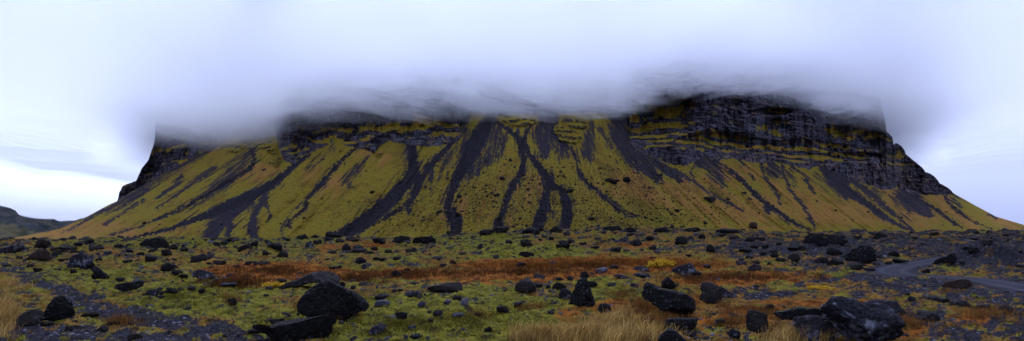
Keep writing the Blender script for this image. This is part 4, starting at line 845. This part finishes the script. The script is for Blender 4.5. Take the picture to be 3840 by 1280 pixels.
p = patch_pts(RUST, 20000); blades('rusty_grass', p[:, 0], p[:, 1], rng.uniform(.08, .30, len(p)), .013, .4, (.09, .032, .009), (.30, .14, .03), 'rusty orange low grass between the boulders')
MARSH2 = [(2300,985,380,14),(2000,1000,300,10),(2600,1000,160,8)]
p = patch_pts(MARSH2, 22000); blades('orange_grass', p[:, 0], p[:, 1], rng.uniform(.10, .30, len(p)), .03, .3, (.12, .032, .006), (.36, .14, .02), 'bright rust-orange marsh grass round the yellow bush')
MARSH = [(1030,1020,250,22),(2230,1000,480,16),(1950,1025,380,14),(1520,1030,250,20),(2750,1045,260,18),(1330,1050,170,14),(2330,920,110,5),(1310,930,170,6),(900,1065,160,18)]
p = patch_pts(MARSH, 30000); h = rng.uniform(.12, .34, len(p)); blades('marsh_grass', p[:, 0], p[:, 1], h, .03, .3, (.05, .014, .005), (.20, .085, .018), 'dark red and orange marsh grass across the middle of the plain')
GR = [(640,1120,250,60),(1500,1220,300,60),(1750,1200,260,60),(1200,1240,200,30),(780,1080,190,40),(2050,1000,300,40),(2120,1110,60,20),(250,1000,120,20),(1350,1120,180,30),(2330,1080,100,20),(3100,1000,150,14),(3480,1120,60,10),(430,1040,120,20),(1050,1220,120,50)]
p = patch_pts(GR, 42000); blades('moss_grass', p[:, 0], p[:, 1], rng.uniform(.03, .11, len(p)), .016, .6, (.06, .052, .005), (.21, .175, .018), 'short yellow-green grass tufts growing through the moss')
def cushions():
    n = NT('moss_cushion'); f = n.noise(6, 5, .7); g = n.noise(.7, 3)
    n.color(n.mix(n.ramp(g, .35, .65), n.mix(n.ramp(f, .3, .7), (.035, .034, .004), (.14, .13, .009)), n.mix(n.ramp(f, .3, .7), (.06, .04, .005), (.19, .14, .015)))); n.bump(f, 1, .05)
    N = 9000; u = rng.uniform(-1, 1, N); D = np.exp(rng.uniform(math.log(15), math.log(300), N)); x = u * D; z = ground_z(x, D)
    mk = ground_masks(x, D, z); cl = fbm(u * 30, np.log(D) * 15, 8, 3)
    keep = (rng.uniform(0, 1, N) < (.15 + .8 * np.clip(mk[:, 2], 0, 1)) * ss(-.3, .5, cl) * (1 - ss(.55, .8, mk[:, 0])) * (1 - ss(.2, .5, mk[:, 1])))
    x, D, z = x[keep], D[keep], z[keep]; s = np.clip(np.exp(rng.normal(math.log(7), .5, len(x))), 3, 24) * D / F
    o = scatter_rocks('moss', np.stack([x, D, z - .12 * s], -1), s, n.m, 'soft yellow-green moss cushions covering the rocky ground', flat=.36, lv=3); o['category'] = 'moss'
cushions()
def bush(X, Y, w, h, label, seed):
    r = np.random.default_rng(seed); x, y, z, D = hit(X, Y); s = D / F; W, H = w * s / 2, h * s
    root = empty('bush', (x, y, z)); prop(root, label, 'bush', 'yellow bushes on the marsh')
    n = NT('yellow_leaves'); a = n.add('ShaderNodeAttribute'); a.attribute_name = 'tint'; n.color(a.outputs['Color'])
    V, Fc, C = [], [], []
    nt = 46; tips = []
    tw, tf = [], []
    for k in range(nt):
        a_ = r.uniform(0, 6.28); rr = math.sqrt(r.uniform(0, 1)); t = np.array([W * rr * math.cos(a_), W * .7 * rr * math.sin(a_), H * r.uniform(.45, 1) * (1 - .45 * rr * rr)])
        tips.append(t); b = t * np.array([.15, .15, 0]); th = .006 + .0006 * D
        o = np.array([th, 0, 0]); o2 = np.array([0, th, 0]); i = len(tw); mid = (b + t) / 2 + np.array([0, 0, -.08 * H])
        tw += [b - o, b + o, b + o2, mid - o * .7, mid + o * .7, mid + o2 * .7, t - o * .3, t + o * .3, t + o2 * .3]
        for q in (0, 3): tf += [(i + q, i + q + 1, i + q + 4, i + q + 3), (i + q + 1, i + q + 2, i + q + 5, i + q + 4), (i + q + 2, i + q, i + q + 3, i + q + 5)]
    for t in tips:
        for k in range(60):
            c = t * r.uniform(.55, 1.05) + r.normal(0, 1, 3) * np.array([W, W, H]) * .07; c[2] = max(c[2], .02); L = (.018 + .0011 * D) * r.uniform(.6, 1.3)
            d1 = r.normal(size=3); d1 /= np.linalg.norm(d1); d2 = np.cross(d1, r.normal(size=3)); d2 /= np.linalg.norm(d2)
            i = len(V); V += [c - d1 * L, c + d2 * L * .5, c + d1 * L, c - d2 * L * .5]; Fc.append((i, i + 1, i + 2, i + 3))
            q = r.uniform(); C += [np.array([.50, .27, .02]) * (1 - q) + np.array([.62, .42, .04]) * q] * 4
    prop(mesh_np('foliage', V, Fc, n.m, smooth=False, parent=root, colors={'tint': np.array(C)}))
    tm = NT('bush_twigs'); tm.color((.06, .03, .015)); mesh_np('stem', tw, tf, tm.m, parent=root)
bush(2478, 1008, 112, 36, 'bright yellow bush glowing in the orange marsh before a lumpy grey boulder', 1)
bush(1029, 1080, 88, 22, 'low yellow bush on the marsh edge beside the arched dark ridge', 2)
bush(3076, 1088, 110, 16, 'sparse creeping yellow bush in rusty turf on the right', 3)
# ------------------------------------------------------------------ CLOUD
def cloud_mat(name, dens, col):
    m = bpy.data.materials.new(name); m.use_nodes = True; t = m.node_tree; t.nodes.remove(t.nodes['Principled BSDF'])
    v = t.nodes.new('ShaderNodeVolumePrincipled'); v.inputs['Color'].default_value = (*col, 1); v.inputs['Density'].default_value = dens
    v.inputs['Anisotropy'].default_value = .55
    t.links.new(v.outputs[0], t.nodes['Material Output'].inputs['Volume']); return m
def slab(name, xs, ys, zb, zt, mat, label):
    nx, ny = len(xs), len(ys); Xg, Yg = np.meshgrid(xs, ys); B = np.stack([Xg, Yg, zb], -1).reshape(-1, 3); T = np.stack([Xg, Yg, zt], -1).reshape(-1, 3)
    n = nx * ny; fb = grid_faces(ny, nx, True); ft = grid_faces(ny, nx) + n; side = []
    def ring():
        for i in range(nx - 1): yield i, i + 1
        for j in range(ny - 1): yield j * nx + nx - 1, (j + 1) * nx + nx - 1
        for i in range(nx - 1, 0, -1): yield (ny - 1) * nx + i, (ny - 1) * nx + i - 1
        for j in range(ny - 1, 0, -1): yield j * nx, (j - 1) * nx
    for a, b in ring(): side.append((a, b, b + n, a + n))
    o = mesh_np(name, np.concatenate([B, T]), np.concatenate([fb, ft, np.array(side)]), mat)
    return prop(o, label, 'cloud', kind='stuff')
FADE = [(-1500,470),(0,470),(400,480),(560,490),(700,495),(900,490),(1000,472),(1060,455),(1200,440),(1500,425),(1740,420),(2000,418),(2200,420),(2400,392),(2600,355),(2800,338),(2950,358),(3100,400),(3250,448),(3340,475),(3500,475),(5000,470)]
FADE2 = [(-1500,400),(0,400),(400,410),(560,430),(700,435),(900,425),(1000,400),(1100,355),(1300,335),(1740,325),(2000,325),(2200,325),(2400,285),(2600,240),(2800,225),(2950,245),(3100,290),(3250,355),(3340,405),(3500,430),(5000,430)]
def build_clouds():
    xs = np.linspace(-3400, 3400, 240); ys = np.linspace(400, 2700, 120); Xg, Yg = np.meshgrid(xs, ys)
    Xp = 1920 + Xg / Yg * F
    dc = interp(Xp, [(0,1900),(580,1700),(1000,1350),(1500,1280),(2000,1250),(2600,1300),(3100,1450),(3350,1600),(3840,1900)])
    out = 1 - ss(300, 760, Xp) * (1 - ss(3230, 3600, Xp))
    taper = 1 - out * ss(850, 2250, Yg)
    w1 = fbm(Xg / 260, Yg / 260, 1, 4, .6); w2 = fbm(Xg / 70, Yg / 90, 4, 4, .65)
    w1 = w1 * (1 - .75 * out); w2 = w2 * (1 - out)
    zb = np.clip((HY - interp(Xp, FADE)) / F * dc, 140, 430) + 15 * w1 + 2 * w2
    zi = np.clip((HY - interp(Xp, FADE2)) / F * dc, 200, 520) + 42 * w1 + 22 * w2
    zt = np.maximum(zi, zb) + 30 + 170 * taper
    slab('cloud', xs, ys, zb, np.maximum(zb + 4, zb + (zt - zb) * taper ** .5), cloud_mat('thin_cloud_vapour', .0034, (.984, .988, 1.0)), 'thin grey mist veil trailing under the cloud bank on the mountain')
    zo = zb - 26 + 4 * w2
    slab('cloud', xs, ys, zo, zo + 3 + 60 * taper, cloud_mat('veil_vapour', .0022, (.984, .988, 1.0)), 'faint lowest shred of mist under the cloud bank on the mountain')
    zi = zb + np.maximum(zi - zb, 8) 
    slab('cloud', xs, ys, zi, zi + 4 + np.maximum(125 + 55 * w1 + 75 * w2, 25) * taper, cloud_mat('cloud_vapour', .0075, (.984, .988, 1.0)), 'dense white cloud bank wrapped over the top of the mountain')
    xs = np.linspace(-6500, -2150, 90); ys = np.linspace(2700, 7500, 60); Xg, Yg = np.meshgrid(xs, ys)
    zb = interp(1920 + Xg / Yg * F, [(-300,200),(0,185),(70,150),(150,122),(400,122)]) + (Yg - 3000) * .02 + 25 * fbm(Xg / 500, Yg / 500, 3, 3)
    slab('cloud', xs, ys, zb, zb + 200, cloud_mat('far_cloud_vapour', .0035, (.995, .995, 1.0)), 'flat cloud sheet hanging over the far valley hills on the left')
build_clouds()
def build_wisps():
    r = np.random.default_rng(21); V, Fc, off = [], [], 0
    for k in range(56):
        X = r.uniform(650, 3330) if k % 2 else r.uniform(2250, 3250); fy = interp(X, FADE); f2 = interp(X, FADE2); q = r.uniform(.22, 1.35); Y = fy + (f2 - fy) * q
        D = interp(X, [(0,1900),(580,1700),(1000,1350),(1500,1280),(2000,1250),(2600,1300),(3100,1450),(3350,1600)]) - r.uniform(60, 230)
        c = np.array([(X - 1920) / F * D, D, (HY - Y) / F * D]); rx, ry, rz = r.uniform(35, 120), r.uniform(30, 70), r.uniform(10, 26)
        v, f = ICO[4]; n = fbm(v[:, 0] * 1.3 + k * 3, v[:, 1] * 1.3, v[:, 2] * 1.3 + k, 4, .6); v = v * (1 + .75 * n)[:, None] * np.array([rx, ry, rz])
        v[:, 2] += v[:, 0] * r.uniform(-.25, .25); V.append(v + c); Fc.append(f + off); off += len(v)
    prop(mesh_np('cloud', np.concatenate(V), np.concatenate(Fc), cloud_mat('wisp_vapour', .0075, (.984, .988, 1.0))), 'torn wisps of mist drifting across the upper cliffs', 'cloud', kind='stuff')
build_wisps()
# ------------------------------------------------------------------ light
w = bpy.data.worlds.new('World'); SC.world = w; w.use_nodes = True; t = w.node_tree; bg = t.nodes['Background']
sky = t.nodes.new('ShaderNodeTexSky'); sky.sky_type = 'NISHITA'; sky.sun_disc = False; sky.sun_elevation = R(48); sky.sun_rotation = R(160)
def N(ty, **k):
    nd = t.nodes.new(ty)
    for a, b in k.items(): setattr(nd, a, b)
    return nd
tc = N('ShaderNodeTexCoord'); sep = N('ShaderNodeSeparateXYZ'); t.links.new(tc.outputs['Generated'], sep.inputs[0])
mp = N('ShaderNodeMapping'); mp.inputs['Scale'].default_value = (1.6, 1.6, 6.5); t.links.new(tc.outputs['Generated'], mp.inputs[0])
nz = N('ShaderNodeTexNoise'); nz.inputs['Scale'].default_value = 1.7; nz.inputs['Detail'].default_value = 5; nz.inputs['Roughness'].default_value = .5; t.links.new(mp.outputs[0], nz.inputs[0])
r1 = N('ShaderNodeValToRGB'); r1.color_ramp.elements[0].position = .36; r1.color_ramp.elements[0].color = (.62, .69, 1.03, 1); r1.color_ramp.elements[1].position = .62; r1.color_ramp.elements[1].color = (.67, .75, 1.06, 1)
t.links.new(nz.outputs['Fac'], r1.inputs[0])
r2 = N('ShaderNodeValToRGB'); t.links.new(sep.outputs['Z'], r2.inputs[0])
el = r2.color_ramp.elements; el[0].position = 0.0; el[0].color = (.72, .78, .96, 1); el[1].position = 1.0; el[1].color = (1.1, 1.16, 1.3, 1)
for p, c in ((.02, (.74, .80, .97, 1)), (.08, (1.0, 1.03, 1.06, 1)), (.14, (.98, 1.0, 1.04, 1)), (.22, (.80, .84, 1.0, 1)), (.30, (.84, .89, 1.03, 1)), (.42, (1.05, 1.12, 1.18, 1)), (.6, (1.15, 1.2, 1.35, 1))):
    x_ = el.new(p); x_.color = c
mu = N('ShaderNodeMix', data_type='RGBA', blend_type='MULTIPLY'); mu.inputs['Factor'].default_value = 1; t.links.new(r1.outputs[0], mu.inputs['A']); t.links.new(r2.outputs[0], mu.inputs['B'])
sm = N('ShaderNodeMix', data_type='RGBA', blend_type='MIX'); sm.inputs['Factor'].default_value = .08; t.links.new(mu.outputs['Result'], sm.inputs['A'])
sc_ = N('ShaderNodeVectorMath', operation='SCALE'); sc_.inputs['Scale'].default_value = .12; t.links.new(sky.outputs[0], sc_.inputs[0]); t.links.new(sc_.outputs[0], sm.inputs['B'])
# overcast brightest round the veiled sun
dp = N('ShaderNodeVectorMath', operation='DOT_PRODUCT'); t.links.new(tc.outputs['Generated'], dp.inputs[0]); dp.inputs[1].default_value = (-.06, .78, .62)
gl = N('ShaderNodeMapRange', interpolation_type='SMOOTHSTEP'); t.links.new(dp.outputs['Value'], gl.inputs['Value']); gl.inputs['From Min'].default_value = .72; gl.inputs['From Max'].default_value = 1.0; gl.inputs['To Min'].default_value = 1.0; gl.inputs['To Max'].default_value = 5.0
sg = N('ShaderNodeVectorMath', operation='SCALE'); t.links.new(sm.outputs['Result'], sg.inputs[0]); t.links.new(gl.outputs['Result'], sg.inputs['Scale'])
t.links.new(sg.outputs[0], bg.inputs['Color']); bg.inputs['Strength'].default_value = 1.0
sl = bpy.data.lights.new('sun', 'SUN'); sl.energy = 1.5; sl.angle = R(30); sl.color = (.80, .87, 1)
so = bpy.data.objects.new('sun', sl); COL.objects.link(so)
az, elv = R(-5), R(48)   # veiled sun high behind the mountain
dirv = Vector((math.sin(az) * math.cos(elv), math.cos(az) * math.cos(elv), math.sin(elv)))
so.rotation_euler = dirv.to_track_quat('Z', 'Y').to_euler(); so.location = (0, 0, 300)
sky.sun_rotation = az
# ------------------------------------------------------------------ camera
cam = bpy.data.cameras.new('camera'); co = bpy.data.objects.new('camera', cam); COL.objects.link(co); SC.camera = co
co.location = (0, 0, CAMZ); co.rotation_euler = (R(90), 0, 0)
cam.sensor_width = 36; cam.lens = 36 * F / 3840; cam.shift_y = (HY - 640) / 3840; cam.clip_start = .2; cam.clip_end = 60000
SC.view_settings.view_transform = 'Standard'; SC.view_settings.look = 'None'; SC.view_settings.exposure = 0; SC.view_settings.gamma = 1; SC.view_settings.use_curve_mapping = False
cy = SC.cycles; cy.max_bounces = 22; cy.diffuse_bounces = 3; cy.volume_bounces = 20; cy.glossy_bounces = 2; cy.transparent_max_bounces = 8; cy.use_denoising = True; cy.volume_max_steps = 64
